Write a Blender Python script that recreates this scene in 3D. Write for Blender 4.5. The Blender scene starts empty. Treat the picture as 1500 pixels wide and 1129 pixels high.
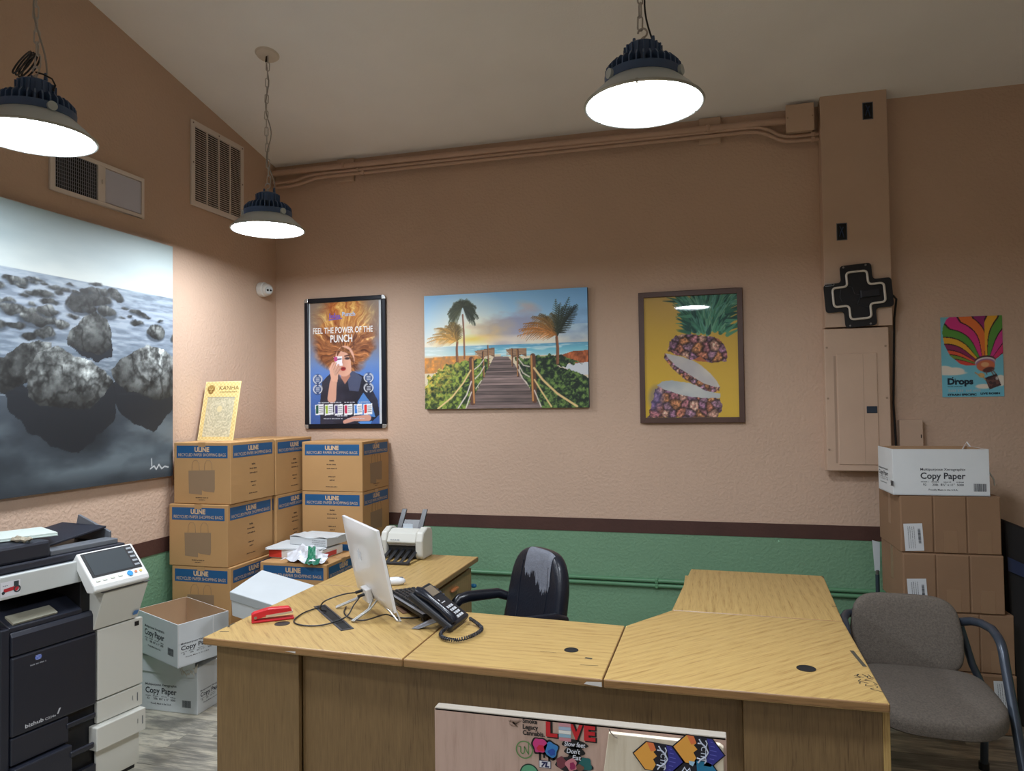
import bpy, bmesh, math, random
import numpy as np
from mathutils import Matrix, Vector, Euler
random.seed(7)
SC = bpy.context.scene
COL = SC.collection
PI = math.pi

# ------------------------------------------------------------------ camera
FPX = 1056.21
YAW, PITCH, ROLL = -0.265655, 0.026066, -0.012873
CAM = Vector((3.0893, -4.7004, 1.62))
fw = Vector((math.sin(YAW)*math.cos(PITCH), math.cos(YAW)*math.cos(PITCH), math.sin(PITCH)))
rt0 = Vector((math.cos(YAW), -math.sin(YAW), 0)); up0 = rt0.cross(fw)
rt = rt0*math.cos(ROLL)+up0*math.sin(ROLL); up = -rt0*math.sin(ROLL)+up0*math.cos(ROLL)
cd = bpy.data.cameras.new('camera'); cam = bpy.data.objects.new('camera', cd); COL.objects.link(cam)
cd.sensor_fit = 'HORIZONTAL'; cd.sensor_width = 36.0; cd.lens = 36.0*FPX/1500.0
cd.clip_start = .02
mw = Matrix.Identity(4)
for i in range(3):
    mw[i][0], mw[i][1], mw[i][2], mw[i][3] = rt[i], up[i], -fw[i], CAM[i]
cam.matrix_world = mw
SC.camera = cam

# ------------------------------------------------------------------ world, exposure
w = bpy.data.worlds.new('world'); SC.world = w; w.use_nodes = True
w.node_tree.nodes['Background'].inputs[0].default_value = (.02, .02, .022, 1)
w.node_tree.nodes['Background'].inputs[1].default_value = .3
SC.view_settings.view_transform = 'Standard'; SC.view_settings.look = 'None'
SC.view_settings.gamma = 1.0; SC.view_settings.use_curve_mapping = False
SC.view_settings.exposure = 0.52
LAMP_STRENGTH = 52.0
LAMP_COLOR = (.93, 1.0, 1.09)

# ------------------------------------------------------------------ materials
def lin(c):
    return tuple((x/255/12.92 if x/255 <= .04045 else ((x/255+.055)/1.055)**2.4) for x in c)
MATS = {}
def M(name, rgb, rough=.55, metal=0., var=0., vscale=8., bump=0., bscale=60., spec=.5, coat=0., emit=None, bdetail=3.):
    if name in MATS: return MATS[name]
    m = bpy.data.materials.new(name); m.use_nodes = True
    nt = m.node_tree; b = nt.nodes['Principled BSDF']; L = nt.links.new
    c = lin(rgb)
    b.inputs['Base Color'].default_value = (*c, 1); b.inputs['Roughness'].default_value = rough
    b.inputs['Metallic'].default_value = metal; b.inputs['Specular IOR Level'].default_value = spec
    if coat: b.inputs['Coat Weight'].default_value = coat; b.inputs['Coat Roughness'].default_value = .08
    tc = nt.nodes.new('ShaderNodeTexCoord')
    if var:
        n = nt.nodes.new('ShaderNodeTexNoise'); n.inputs['Scale'].default_value = vscale; n.inputs['Detail'].default_value = 5
        L(tc.outputs['Object'], n.inputs['Vector'])
        r = nt.nodes.new('ShaderNodeValToRGB')
        r.color_ramp.elements[0].position = .3; r.color_ramp.elements[1].position = .7
        r.color_ramp.elements[0].color = (*[x*(1-var) for x in c], 1); r.color_ramp.elements[1].color = (*[min(1, x*(1+var)) for x in c], 1)
        L(n.outputs['Fac'], r.inputs['Fac']); L(r.outputs['Color'], b.inputs['Base Color'])
    if bump:
        n = nt.nodes.new('ShaderNodeTexNoise'); n.inputs['Scale'].default_value = bscale; n.inputs['Detail'].default_value = bdetail
        L(tc.outputs['Object'], n.inputs['Vector'])
        bp = nt.nodes.new('ShaderNodeBump'); bp.inputs['Strength'].default_value = bump; bp.inputs['Distance'].default_value = .01
        L(n.outputs['Fac'], bp.inputs['Height']); L(bp.outputs['Normal'], b.inputs['Normal'])
    if emit:
        b.inputs['Emission Color'].default_value = (*emit[0], 1); b.inputs['Emission Strength'].default_value = emit[1]
    MATS[name] = m; return m

def wood(name, light, dark, rot=(0, 0, 0), stretch=(1.6, 30, 30), rings=9., rough=.42, coat=0.1, contrast=1.):
    """sawn oak: stretched noise for pores, distorted bands for the cathedral grain; grain runs along local x after rot"""
    if name in MATS: return MATS[name]
    m = bpy.data.materials.new(name); m.use_nodes = True
    nt = m.node_tree; b = nt.nodes['Principled BSDF']; L = nt.links.new
    tc = nt.nodes.new('ShaderNodeTexCoord'); mp = nt.nodes.new('ShaderNodeMapping'); mp.inputs['Rotation'].default_value = rot
    L(tc.outputs['Object'], mp.inputs['Vector'])
    mp2 = nt.nodes.new('ShaderNodeMapping'); mp2.inputs['Scale'].default_value = stretch; L(mp.outputs['Vector'], mp2.inputs['Vector'])
    wv = nt.nodes.new('ShaderNodeTexWave'); wv.wave_type = 'BANDS'; wv.bands_direction = 'Y'
    mp3 = nt.nodes.new('ShaderNodeMapping'); mp3.inputs['Scale'].default_value = (.16, 1, 1); L(mp.outputs['Vector'], mp3.inputs['Vector'])
    wv.inputs['Scale'].default_value = rings; wv.inputs['Distortion'].default_value = 3.5; wv.inputs['Detail'].default_value = 2.5
    wv.inputs['Detail Scale'].default_value = 1.3; L(mp3.outputs['Vector'], wv.inputs['Vector'])
    n = nt.nodes.new('ShaderNodeTexNoise'); n.inputs['Scale'].default_value = 7; n.inputs['Detail'].default_value = 7; n.inputs['Roughness'].default_value = .6; L(mp2.outputs['Vector'], n.inputs['Vector'])
    mx = nt.nodes.new('ShaderNodeMath'); mx.operation = 'MULTIPLY_ADD'; mx.inputs[1].default_value = .13*contrast; L(wv.outputs['Fac'], mx.inputs[0]); L(n.outputs['Fac'], mx.inputs[2])
    r = nt.nodes.new('ShaderNodeValToRGB'); r.color_ramp.elements[0].position = .3; r.color_ramp.elements[1].position = .8
    r.color_ramp.elements[0].color = (*lin(dark), 1); r.color_ramp.elements[1].color = (*lin(light), 1)
    e = r.color_ramp.elements.new(.5); e.color = (*[(a*.35+c*.65) for a, c in zip(lin(dark), lin(light))], 1)
    L(mx.outputs[0], r.inputs['Fac']); L(r.outputs['Color'], b.inputs['Base Color'])
    b.inputs['Roughness'].default_value = rough; b.inputs['Coat Weight'].default_value = coat; b.inputs['Coat Roughness'].default_value = .3
    MATS[name] = m; return m

def printmat(name, rough=.45, coat=0.):
    if name in MATS: return MATS[name]
    m = bpy.data.materials.new(name); m.use_nodes = True
    nt = m.node_tree; b = nt.nodes['Principled BSDF']
    a = nt.nodes.new('ShaderNodeAttribute'); a.attribute_name = 'Col'
    nt.links.new(a.outputs['Color'], b.inputs['Base Color']); b.inputs['Roughness'].default_value = rough
    b.inputs['Coat Weight'].default_value = coat; b.inputs['Coat Roughness'].default_value = .05
    MATS[name] = m; return m

def glassmat(name='clear_pane', ior=1.35):
    if name in MATS: return MATS[name]
    m = bpy.data.materials.new(name); m.use_nodes = True
    nt = m.node_tree; L = nt.links.new; nt.nodes.remove(nt.nodes['Principled BSDF']); o = nt.nodes['Material Output']
    t = nt.nodes.new('ShaderNodeBsdfTransparent'); g = nt.nodes.new('ShaderNodeBsdfGlossy'); g.inputs['Roughness'].default_value = .02
    f = nt.nodes.new('ShaderNodeFresnel'); f.inputs['IOR'].default_value = ior
    x = nt.nodes.new('ShaderNodeMixShader'); L(f.outputs[0], x.inputs[0]); L(t.outputs[0], x.inputs[1]); L(g.outputs[0], x.inputs[2]); L(x.outputs[0], o.inputs[0])
    MATS[name] = m; return m

# ------------------------------------------------------------------ mesh helpers
class MB:
    def __init__(s): s.v = []; s.f = []; s.mi = []; s.cur = 0
    def add(s, vs, fs, mat=None):
        o = len(s.v)
        if mat is not None: vs = [mat @ Vector(p) for p in vs]
        s.v += [tuple(p) for p in vs]; s.f += [tuple(i+o for i in f) for f in fs]; s.mi += [s.cur]*len(fs)
        return s
    def box(s, x0, x1, y0, y1, z0, z1, mat=None):
        vs = [(x, y, z) for z in (z0, z1) for y in (y0, y1) for x in (x0, x1)]
        return s.add(vs, [(0, 2, 3, 1), (4, 5, 7, 6), (0, 1, 5, 4), (2, 6, 7, 3), (0, 4, 6, 2), (1, 3, 7, 5)], mat)
    def prism(s, pts, z0, z1, mat=None):
        n = len(pts)
        vs = [(p[0], p[1], z0) for p in pts]+[(p[0], p[1], z1) for p in pts]
        return s.add(vs, [tuple(range(n-1, -1, -1)), tuple(range(n, 2*n))]+[(i, (i+1) % n, n+(i+1) % n, n+i) for i in range(n)], mat)
    def lathe(s, prof, n=32, mat=None, cap0=False, cap1=False):
        vs = []; fs = []; m = len(prof)
        for i in range(n):
            a = 2*PI*i/n; c, q = math.cos(a), math.sin(a)
            vs += [(r*c, r*q, z) for r, z in prof]
        for i in range(n):
            j = (i+1) % n
            fs += [(i*m+k, j*m+k, j*m+k+1, i*m+k+1) for k in range(m-1)]
        if cap0: fs.append(tuple(i*m for i in range(n-1, -1, -1)))
        if cap1: fs.append(tuple(i*m+m-1 for i in range(n)))
        return s.add(vs, fs, mat)
    def cyl(s, r, z0, z1, n=20, mat=None, r1=None):
        return s.lathe([(r, z0), (r if r1 is None else r1, z1)], n, mat, True, True)
    def tube(s, pts, r, n=8, closed=False, mat=None):
        P = [Vector(p) for p in pts]; vs = []; fs = []; k = len(P)
        rr = r if isinstance(r, (list, tuple)) else [r]*k
        ref = None
        for i, p in enumerate(P):
            if closed: d = P[(i+1) % k]-P[i-1]
            else: d = (P[min(i+1, k-1)]-P[max(i-1, 0)])
            d = d.normalized() if d.length > 1e-9 else Vector((0, 0, 1))
            if ref is None: ref = d.orthogonal().normalized()
            ref = (ref-d*ref.dot(d)); ref = ref.normalized() if ref.length > 1e-6 else d.orthogonal().normalized()
            q = d.cross(ref)
            vs += [p+(ref*math.cos(2*PI*j/n)+q*math.sin(2*PI*j/n))*rr[i] for j in range(n)]
        for i in range(k if closed else k-1):
            a = i*n; b = ((i+1) % k)*n
            fs += [(a+j, a+(j+1) % n, b+(j+1) % n, b+j) for j in range(n)]
        if not closed: fs += [tuple(range(n-1, -1, -1)), tuple((k-1)*n+j for j in range(n))]
        return s.add(vs, fs, mat)
    def grid(s, nu, nv, fn, mat=None):
        vs = [fn(i/nu, j/nv) for j in range(nv+1) for i in range(nu+1)]
        return s.add(vs, [(j*(nu+1)+i, j*(nu+1)+i+1, (j+1)*(nu+1)+i+1, (j+1)*(nu+1)+i) for j in range(nv) for i in range(nu)], mat)
    def superell(s, sx, sy, sz, e1=.5, e2=.5, n=24, m=16, mat=None, warp=None):
        def pw(a, e): return math.copysign(abs(a)**e, a)
        vs = []; fs = []
        for j in range(m+1):
            ph = -PI/2+PI*j/m
            for i in range(n):
                th = 2*PI*i/n
                p = (sx*pw(math.cos(ph), e1)*pw(math.cos(th), e2), sy*pw(math.cos(ph), e1)*pw(math.sin(th), e2), sz*pw(math.sin(ph), e1))
                vs.append(warp(*p) if warp else p)
        for j in range(m):
            for i in range(n):
                fs.append((j*n+i, j*n+(i+1) % n, (j+1)*n+(i+1) % n, (j+1)*n+i))
        return s.add(vs, fs, mat)
    def build(s, name, mat, parent=None, smooth=False, bevel=0., seg=2, loc=None, rot=None, angle=None):
        me = bpy.data.meshes.new(name); me.from_pydata(s.v, [], s.f); me.update()
        for x in (mat if isinstance(mat, (list, tuple)) else [mat]): me.materials.append(x)
        if any(s.mi): me.polygons.foreach_set('material_index', s.mi)
        b = bmesh.new(); b.from_mesh(me); bmesh.ops.remove_doubles(b, verts=b.verts, dist=1e-6)
        bmesh.ops.recalc_face_normals(b, faces=b.faces); b.to_mesh(me); b.free()
        if smooth or angle:
            me.polygons.foreach_set('use_smooth', [True]*len(me.polygons))
            if angle or smooth is True:
                me.set_sharp_from_angle(angle=angle or math.radians(40))
        o = bpy.data.objects.new(name, me); COL.objects.link(o)
        if parent: o.parent = parent
        if loc: o.location = loc
        if rot: o.rotation_euler = rot
        if bevel:
            bv = o.modifiers.new('bevel', 'BEVEL'); bv.width = bevel; bv.segments = seg; bv.limit_method = 'ANGLE'; bv.angle_limit = math.radians(35)
        return o
def T(x=0, y=0, z=0, rx=0, ry=0, rz=0):
    return Matrix.Translation((x, y, z)) @ Euler((rx, ry, rz)).to_matrix().to_4x4()
def basis(o, r, u):
    """matrix: local x along r, y along u, z = r x u, origin o"""
    r = Vector(r).normalized(); u = Vector(u); u = (u-r*u.dot(r)).normalized(); n = r.cross(u)
    m = Matrix.Identity(4)
    for i in range(3): m[i][0], m[i][1], m[i][2], m[i][3] = r[i], u[i], n[i], o[i]
    return m
def thing(name, label, cat, loc=(0, 0, 0), rotz=0., group=None, rot=None):
    o = bpy.data.objects.new(name, None); COL.objects.link(o); o.empty_display_size = .05
    o.location = loc; o.rotation_euler = rot if rot else (0, 0, rotz); o['label'] = label; o['category'] = cat
    if group: o['group'] = group
    return o
def tag(o, label, cat, group=None):
    o['label'] = label; o['category'] = cat
    if group: o['group'] = group
    return o
def struct(o): o['kind'] = 'structure'; return o

_TX = {}
def text_geo(s, offset=0.):
    """flat outline of a string, height normalised to capital height 1, centred on x, baseline y=0"""
    k = (s, offset)
    if k in _TX: return _TX[k]
    cu = bpy.data.curves.new('t', 'FONT'); cu.body = s; cu.align_x = 'CENTER'; cu.size = 1.0; cu.offset = offset; cu.resolution_u = 3
    o = bpy.data.objects.new('t', cu); COL.objects.link(o)
    dg = bpy.context.evaluated_depsgraph_get(); me = o.evaluated_get(dg).to_mesh()
    vs = [(v.co.x/.7, v.co.y/.7) for v in me.vertices]; fs = [tuple(p.vertices) for p in me.polygons]
    o.evaluated_get(dg).to_mesh_clear(); bpy.data.objects.remove(o); bpy.data.curves.remove(cu)
    xs = [v[0] for v in vs] or [0]; c = (min(xs)+max(xs))/2; wd = max(xs)-min(xs)
    _TX[k] = ([(x-c, y) for x, y in vs], fs, wd); return _TX[k]
def add_text(mb, s, m, h, width=None, offset=0., shear=0., lift=.0006):
    """add string to mb in plane given by matrix m (x right, y up, z out); h = cap height, width = forced total width"""
    vs, fs, wd = text_geo(s, offset); sx = h if width is None else width/wd
    mb.add([(x*sx+shear*y*h, y*h, lift) for x, y in vs], fs, m)
def smallprint(mb, m, w, h, seed=0, lift=.0006):
    """one line of print too small to read, as little word-bars"""
    r = random.Random(seed); x = -w/2
    while x < w/2-h*.5:
        l = min(r.uniform(1.2, 3.6)*h, w/2-x)
        k = 0
        while k < l-.3*h:
            mb.add([(x+k, 0, lift), (x+k+.42*h, 0, lift), (x+k+.42*h, h*r.choice((.7, 1.)), lift), (x+k, h*r.choice((.7, 1.)), lift)], [(0, 1, 2, 3)], m); k += .6*h
        x += l+.5*h
def rect(mb, m, x0, x1, y0, y1, lift=.0004):
    mb.add([(x0, y0, lift), (x1, y0, lift), (x1, y1, lift), (x0, y1, lift)], [(0, 1, 2, 3)], m)
def barcode(mb, m, x0, x1, y0, y1, seed=1, lift=.0006):
    r = random.Random(seed); x = x0
    while x < x1-.001:
        l = r.uniform(.0012, .0034); rect(mb, m, x, min(x+l, x1), y0, y1, lift); x += l+r.uniform(.001, .0022)
def ink(name, rgb, rough=.6): return M(name, rgb, rough)

# ------------------------------------------------------------------ picture painter (flat prints become vertex-coloured sheets)
def vnoise(X, Y, sx, sy, seed=0, octv=4, gain=.5):
    out = np.zeros_like(X); amp = 1.; tot = 0.; rs = np.random.RandomState(seed)
    for o in range(octv):
        tb = rs.rand(64, 64)
        x = X*sx*2**o+rs.rand()*50; y = Y*sy*2**o+rs.rand()*50
        xi = np.floor(x).astype(int); yi = np.floor(y).astype(int); fx = x-xi; fy = y-yi
        fx = fx*fx*(3-2*fx); fy = fy*fy*(3-2*fy)
        g = lambda a, b: tb[a % 64, b % 64]
        out += amp*((g(yi, xi)*(1-fx)+g(yi, xi+1)*fx)*(1-fy)+(g(yi+1, xi)*(1-fx)+g(yi+1, xi+1)*fx)*fy)
        tot += amp; amp *= gain
    return out/tot
class Pic:
    """canvas with X right 0..asp, Y down 0..1"""
    def __init__(s, wpx, hpx, asp):
        s.W, s.H, s.asp = wpx, hpx, asp
        s.X, s.Y = np.meshgrid(np.linspace(0, asp, wpx), np.linspace(0, 1, hpx)); s.px = 1.0/hpx
        s.a = np.zeros((hpx, wpx, 3))
    def n(s, sx, sy, seed=0, octv=4, gain=.5): return vnoise(s.X, s.Y, sx, sy, seed, octv, gain)
    def put(s, mask, c):
        c = np.asarray(c, float)
        if c.ndim == 1: c = c[None, None, :]
        m = np.clip(mask, 0, 1)[..., None]; s.a = s.a*(1-m)+c*m
    def vgrad(s, stops, Y=None):
        Y = s.Y if Y is None else Y
        ys = [k[0] for k in stops]; return np.stack([np.interp(Y, ys, [k[1][i] for k in stops]) for i in range(3)], -1)
    def ell(s, cx, cy, rx, ry, rot=0., soft=None, dx=0, dy=0):
        c, q = math.cos(rot), math.sin(rot); x = s.X-cx+dx; y = s.Y-cy+dy
        u = (x*c+y*q)/rx; v = (-x*q+y*c)/ry; d = (np.sqrt(u*u+v*v)-1)*min(rx, ry)
        return np.clip(.5-d/(soft or s.px*1.5), 0, 1)
    def line(s, x0, y0, x1, y1, w, w1=None):
        dx, dy = x1-x0, y1-y0; l2 = dx*dx+dy*dy+1e-12
        t = np.clip(((s.X-x0)*dx+(s.Y-y0)*dy)/l2, 0, 1); d = np.hypot(s.X-x0-t*dx, s.Y-y0-t*dy)
        ww = w if w1 is None else w+(w1-w)*t
        return np.clip((ww/2-d)/s.px+.5, 0, 1)
    def path(s, pts, w, w1=None):
        m = np.zeros_like(s.X); k = len(pts)-1
        for i in range(k):
            a = w if w1 is None else w+(w1-w)*i/k; b = w if w1 is None else w+(w1-w)*(i+1)/k
            m = np.maximum(m, s.line(*pts[i], *pts[i+1], a, b))
        return m
    def poly(s, pts, dx=0, dy=0):
        x = s.X+dx; y = s.Y+dy; ins = np.zeros(x.shape, bool); n = len(pts)
        for i in range(n):
            x0, y0 = pts[i]; x1, y1 = pts[(i+1) % n]
            if y0 == y1: continue
            c = ((y0 > y) != (y1 > y)) & (x < (x1-x0)*(y-y0)/(y1-y0)+x0); ins ^= c
        return ins.astype(float)
    def sheet(s, name, mat, parent, m, w, h):
        """build as a vertex-coloured grid w x h metres centred on matrix m (x right, y up, z out)"""
        W, H = s.W, s.H
        xx, yy = np.meshgrid(np.linspace(-w/2, w/2, W), np.linspace(h/2, -h/2, H))
        A = np.array(m); co = np.stack([xx, yy, np.zeros_like(xx), np.ones_like(xx)], -1).reshape(-1, 4) @ A.T
        me = bpy.data.meshes.new(name); idx = np.arange(W*H).reshape(H, W)
        q = np.stack([idx[1:, :-1], idx[1:, 1:], idx[:-1, 1:], idx[:-1, :-1]], -1).reshape(-1, 4)
        me.vertices.add(W*H); me.vertices.foreach_set('co', co[:, :3].astype(np.float32).ravel())
        me.loops.add(q.size); me.loops.foreach_set('vertex_index', q.astype(np.int32).ravel())
        me.polygons.add(len(q)); me.polygons.foreach_set('loop_start', (np.arange(len(q))*4).astype(np.int32))
        me.update(calc_edges=True)
        a = np.clip(s.a, 0, 255)/255.; l = np.where(a <= .04045, a/12.92, ((a+.055)/1.055)**2.4)
        at = me.color_attributes.new('Col', 'FLOAT_COLOR', 'POINT')
        at.data.foreach_set('color', np.concatenate([l, np.ones((H, W, 1))], -1).astype(np.float32).ravel())
        me.materials.append(mat); o = bpy.data.objects.new(name, me); COL.objects.link(o); o.parent = parent
        return o

# ------------------------------------------------------------------ the room
ZC, SLOPE = 3.411, .2085
def ceil_z(y): return ZC-SLOPE*y
RX, RY = 6.2, -8.0
def wallmat(name, rgb, var=.05):
    m = M(name, rgb, .62, var=var, vscale=1.3)
    nt = m.node_tree; L = nt.links.new; b = nt.nodes['Principled BSDF']
    tc = nt.nodes.new('ShaderNodeTexCoord')
    n1 = nt.nodes.new('ShaderNodeTexNoise'); n1.inputs['Scale'].default_value = 55; n1.inputs['Detail'].default_value = 2.5; n1.inputs['Roughness'].default_value = .45
    L(tc.outputs['Object'], n1.inputs['Vector'])
    r = nt.nodes.new('ShaderNodeValToRGB'); r.color_ramp.elements[0].position = .42; r.color_ramp.elements[1].position = .62; L(n1.outputs['Fac'], r.inputs['Fac'])
    bp = nt.nodes.new('ShaderNodeBump'); bp.inputs['Strength'].default_value = .28; bp.inputs['Distance'].default_value = .004
    L(r.outputs['Color'], bp.inputs['Height']); L(bp.outputs['Normal'], b.inputs['Normal'])
    return m
m_peach = wallmat('peach_wall_paint', (202, 173, 151))
m_green = wallmat('green_wall_paint', (114, 153, 121))
m_brown = M('dark_brown_band_paint', (74, 46, 38), .6, var=.12, vscale=5, bump=.15, bscale=60)
m_ceil = M('ceiling_paint', (244, 242, 240), .8, var=.03, vscale=2, bump=.12, bscale=90)
ZR0, ZR1 = .785, .870
t = .12
mb = MB(); mb.box(-t, RX+t, 0, t, -.1, .83)
mb.cur = 1; mb.box(-t, RX+t, 0, t, .83, ZC+.2); struct(mb.build('wall_back', [m_green, m_peach]))
mb = MB()
def wl(x0, x1, z0, z1, fn=None):
    P = [(0, z0), (RY, z0), (RY, z1 if fn is None else fn(RY)+.2), (0, z1 if fn is None else fn(0)+.05)]
    mb.add([(x0, y, z) for y, z in P]+[(x1, y, z) for y, z in P], [(0, 1, 2, 3), (7, 6, 5, 4), (0, 4, 5, 1), (1, 5, 6, 2), (2, 6, 7, 3), (3, 7, 4, 0)])
wl(-t, 0, -.1, .83); mb.cur = 1; wl(-t, 0, .83, 0, ceil_z); struct(mb.build('wall_left', [m_green, m_peach]))
mb = MB(); wl(RX, RX+t, -.1, .83); mb.cur = 1; wl(RX, RX+t, .83, 0, ceil_z); struct(mb.build('wall_right', [m_green, m_peach]))
mb = MB(); mb.box(-t, RX+t, RY-t, RY, -.1, .83); mb.cur = 1; mb.box(-t, RX+t, RY-t, RY, .83, ceil_z(RY)+.2); struct(mb.build('wall_front', [m_green, m_peach]))
mb = MB(); P = [(.2, ceil_z(.2)), (RY-.2, ceil_z(RY-.2)), (RY-.2, ceil_z(RY-.2)+.15), (.2, ceil_z(.2)+.15)]
mb.add([(-.2, y, z) for y, z in P]+[(RX+.2, y, z) for y, z in P], [(0, 1, 2, 3), (7, 6, 5, 4), (0, 4, 5, 1), (1, 5, 6, 2), (2, 6, 7, 3), (3, 7, 4, 0)])
struct(mb.build('ceiling', m_ceil))
mb = MB(); mb.box(.0, RX, -.004, 0, ZR0, ZR1); struct(mb.build('trim_1', m_brown))
mb = MB(); mb.box(0, .004, RY, -.004, ZR0, ZR1); struct(mb.build('trim_2', m_brown))

# floor of grey wood-look planks
def floormat():
    m = bpy.data.materials.new('grey_plank'); m.use_nodes = True; nt = m.node_tree; L = nt.links.new; b = nt.nodes['Principled BSDF']
    tc = nt.nodes.new('ShaderNodeTexCoord'); oi = nt.nodes.new('ShaderNodeObjectInfo')
    ad = nt.nodes.new('ShaderNodeVectorMath'); ad.operation = 'ADD'
    cm = nt.nodes.new('ShaderNodeCombineXYZ'); ml = nt.nodes.new('ShaderNodeMath'); ml.operation = 'MULTIPLY'; ml.inputs[1].default_value = 37.; L(oi.outputs['Random'], ml.inputs[0])
    L(ml.outputs[0], cm.inputs[0]); L(ml.outputs[0], cm.inputs[2]); L(tc.outputs['Object'], ad.inputs[0]); L(cm.outputs[0], ad.inputs[1])
    mp = nt.nodes.new('ShaderNodeMapping'); mp.inputs['Scale'].default_value = (2.2, 16, 3); L(ad.outputs[0], mp.inputs[0])
    n = nt.nodes.new('ShaderNodeTexNoise'); n.inputs['Scale'].default_value = 2.2; n.inputs['Detail'].default_value = 9; n.inputs['Roughness'].default_value = .66; L(mp.outputs[0], n.inputs[0])
    mp2 = nt.nodes.new('ShaderNodeMapping'); mp2.inputs['Scale'].default_value = (1.5, 4, 1); L(ad.outputs[0], mp2.inputs[0])
    n2 = nt.nodes.new('ShaderNodeTexNoise'); n2.inputs['Scale'].default_value = 2.; n2.inputs['Detail'].default_value = 3; L(mp2.outputs[0], n2.inputs[0])
    s = nt.nodes.new('ShaderNodeMath'); s.operation = 'MULTIPLY_ADD'; s.inputs[1].default_value = .55; L(n2.outputs[0], s.inputs[0]); L(n.outputs[0], s.inputs[2])
    s2 = nt.nodes.new('ShaderNodeMath'); s2.operation = 'MULTIPLY_ADD'; s2.inputs[1].default_value = .16; L(oi.outputs['Random'], s2.inputs[0]); L(s.outputs[0], s2.inputs[2])
    r = nt.nodes.new('ShaderNodeValToRGB'); r.color_ramp.elements[0].position = .52; r.color_ramp.elements[1].position = 1.06
    r.color_ramp.elements[0].color = (*lin((92, 90, 86)), 1); r.color_ramp.elements[1].color = (*lin((196, 188, 170)), 1)
    e = r.color_ramp.elements.new(.8); e.color = (*lin((140, 136, 126)), 1)
    L(s2.outputs[0], r.inputs[0]); L(r.outputs[0], b.inputs['Base Color']); b.inputs['Roughness'].default_value = .45
    return m
m_floor = floormat()
mb = MB(); mb.box(0, RX, RY, 0, -.1, -.004); fl = struct(mb.build('floor', M('floor_joint', (70, 66, 60), .8)))
PW, PL = .155, 1.22
pm = MB(); pm.box(0, PL-.0016, 0, PW-.0016, -.004, 0); base_plank = pm.build('plank', m_floor, fl, bevel=.0008, seg=1)
pme = base_plank.data; first = True
for k in range(-11, 27):
    y1 = -1.615-k*PW; y0 = y1-PW
    if y1 > .0 or y0 < -5.6: continue
    off = .553-PL*2 if k == 0 else -random.random()*PL
    x = off
    while x < RX:
        xa, xb = max(x, 0), min(x+PL, RX)
        if xb-xa > .05:
            o = base_plank if first else base_plank.copy()
            if not first: COL.objects.link(o)
            first = False
            o.location = (xa, y0, 0); o.scale = ((xb-xa)/PL, 1, 1)
        x += PL

# boxed-in pipe chase on the back wall above the breaker panel
m_colpaint = M('peach_board_paint', (200, 172, 150), .5, var=.05, vscale=4, bump=.1, bscale=40)
m_dark = M('dark_opening', (14, 16, 22), .7)
m_black = M('black_plastic', (24, 25, 29), .42)
m_steel = M('steel', (150, 150, 150), .35, metal=.9)
ch = thing('pipe_chase', 'tall peach painted boxed-in board running up to the ceiling above the breaker panel', 'wall casing', (3.946, -.0515, 2.05))
mb = MB(); mb.add([(x, y, z) for x in (-.181, .181) for y, z in ((.05, 0), (-.05, 0), (-.05, ceil_z(-.1)-2.05), (.05, ceil_z(0)-2.05))], [(0, 1, 2, 3), (7, 6, 5, 4), (0, 4, 5, 1), (1, 5, 6, 2), (2, 6, 7, 3), (3, 7, 4, 0)])
mb.build('board', m_colpaint, ch, bevel=.003)
for (x0, x1, z0, z1) in ((4.0, 4.049, 3.268, 3.362), (3.843, 3.893, 2.566, 2.66)):
    mb = MB(); mb.box(x0-3.946, x1-3.946, -.0512, -.049, z0-2.05, z1-2.05); ob = mb.build('box_opening', m_dark, ch)
    mb = MB(); a, b, c, d = x0-3.946, x1-3.946, z0-2.05, z1-2.05
    for q in ((a-.004, a, c-.004, d+.004), (b, b+.004, c-.004, d+.004), (a, b, c-.004, c), (a, b, d, d+.004)): mb.box(q[0], q[1], -.053, -.049, q[2], q[3])
    mb.build('box_rim', M('box_rim_grey', (96, 100, 112), .5), ob)
    mb = MB(); mb.tube([(a+.012, -.052, c+.02), (a+.02, -.055, (c+d)/2), (a+.034, -.053, d-.02)], .003, 6); mb.tube([(a+.036, -.053, c+.012), (a+.026, -.056, c+.05), (a+.014, -.053, d-.012)], .0025, 6)
    mb.build('wires', M('blue_wire', (42, 62, 96), .5), ob)

# breaker panel
bp_ = thing('breaker_panel', 'peach painted steel breaker panel with hinged door under the neon cross', 'electrical panel', (3.929, -.06, 1.2))
mb = MB(); mb.box(-.165, .165, -.0, .06, .02, .825); mb.build('cabinet', m_colpaint, bp_)
mb = MB()
X0, X1, Z0, Z1 = -.179, .179, 0, .845
mb.add([(X0, 0, Z0), (X1, 0, Z0), (X1, 0, Z1), (X0, 0, Z1), (X0+.006, -.05, Z0+.006), (X1-.006, -.05, Z0+.006), (X1-.006, -.05, Z1-.006), (X0+.006, -.05, Z1-.006)], [(0, 1, 2, 3), (4, 7, 6, 5), (0, 4, 5, 1), (1, 5, 6, 2), (2, 6, 7, 3), (3, 7, 4, 0)])
mb.build('cover', m_colpaint, bp_, bevel=.004)
mb = MB(); mb.box(-.125, -.112, -.0505, -.048, .05, .68); mb.build('hinge', M('panel_shadow_paint', (172, 146, 126), .5), bp_)
mb = MB(); mb.box(-.108, .108, -.056, -.049, .042, .692); dr = mb.build('door', m_colpaint, bp_, bevel=.005)
mb = MB(); mb.box(.032, .034, -.0566, -.055, .046, .688); mb.build('crease', M('panel_shadow_paint', (172, 146, 126), .5), dr)
mb = MB(); mb.box(.046, .102, -.06, -.055, .342, .382); mb.build('latch', M('dark_blue_latch', (38, 50, 66), .4), dr, bevel=.003)
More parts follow.
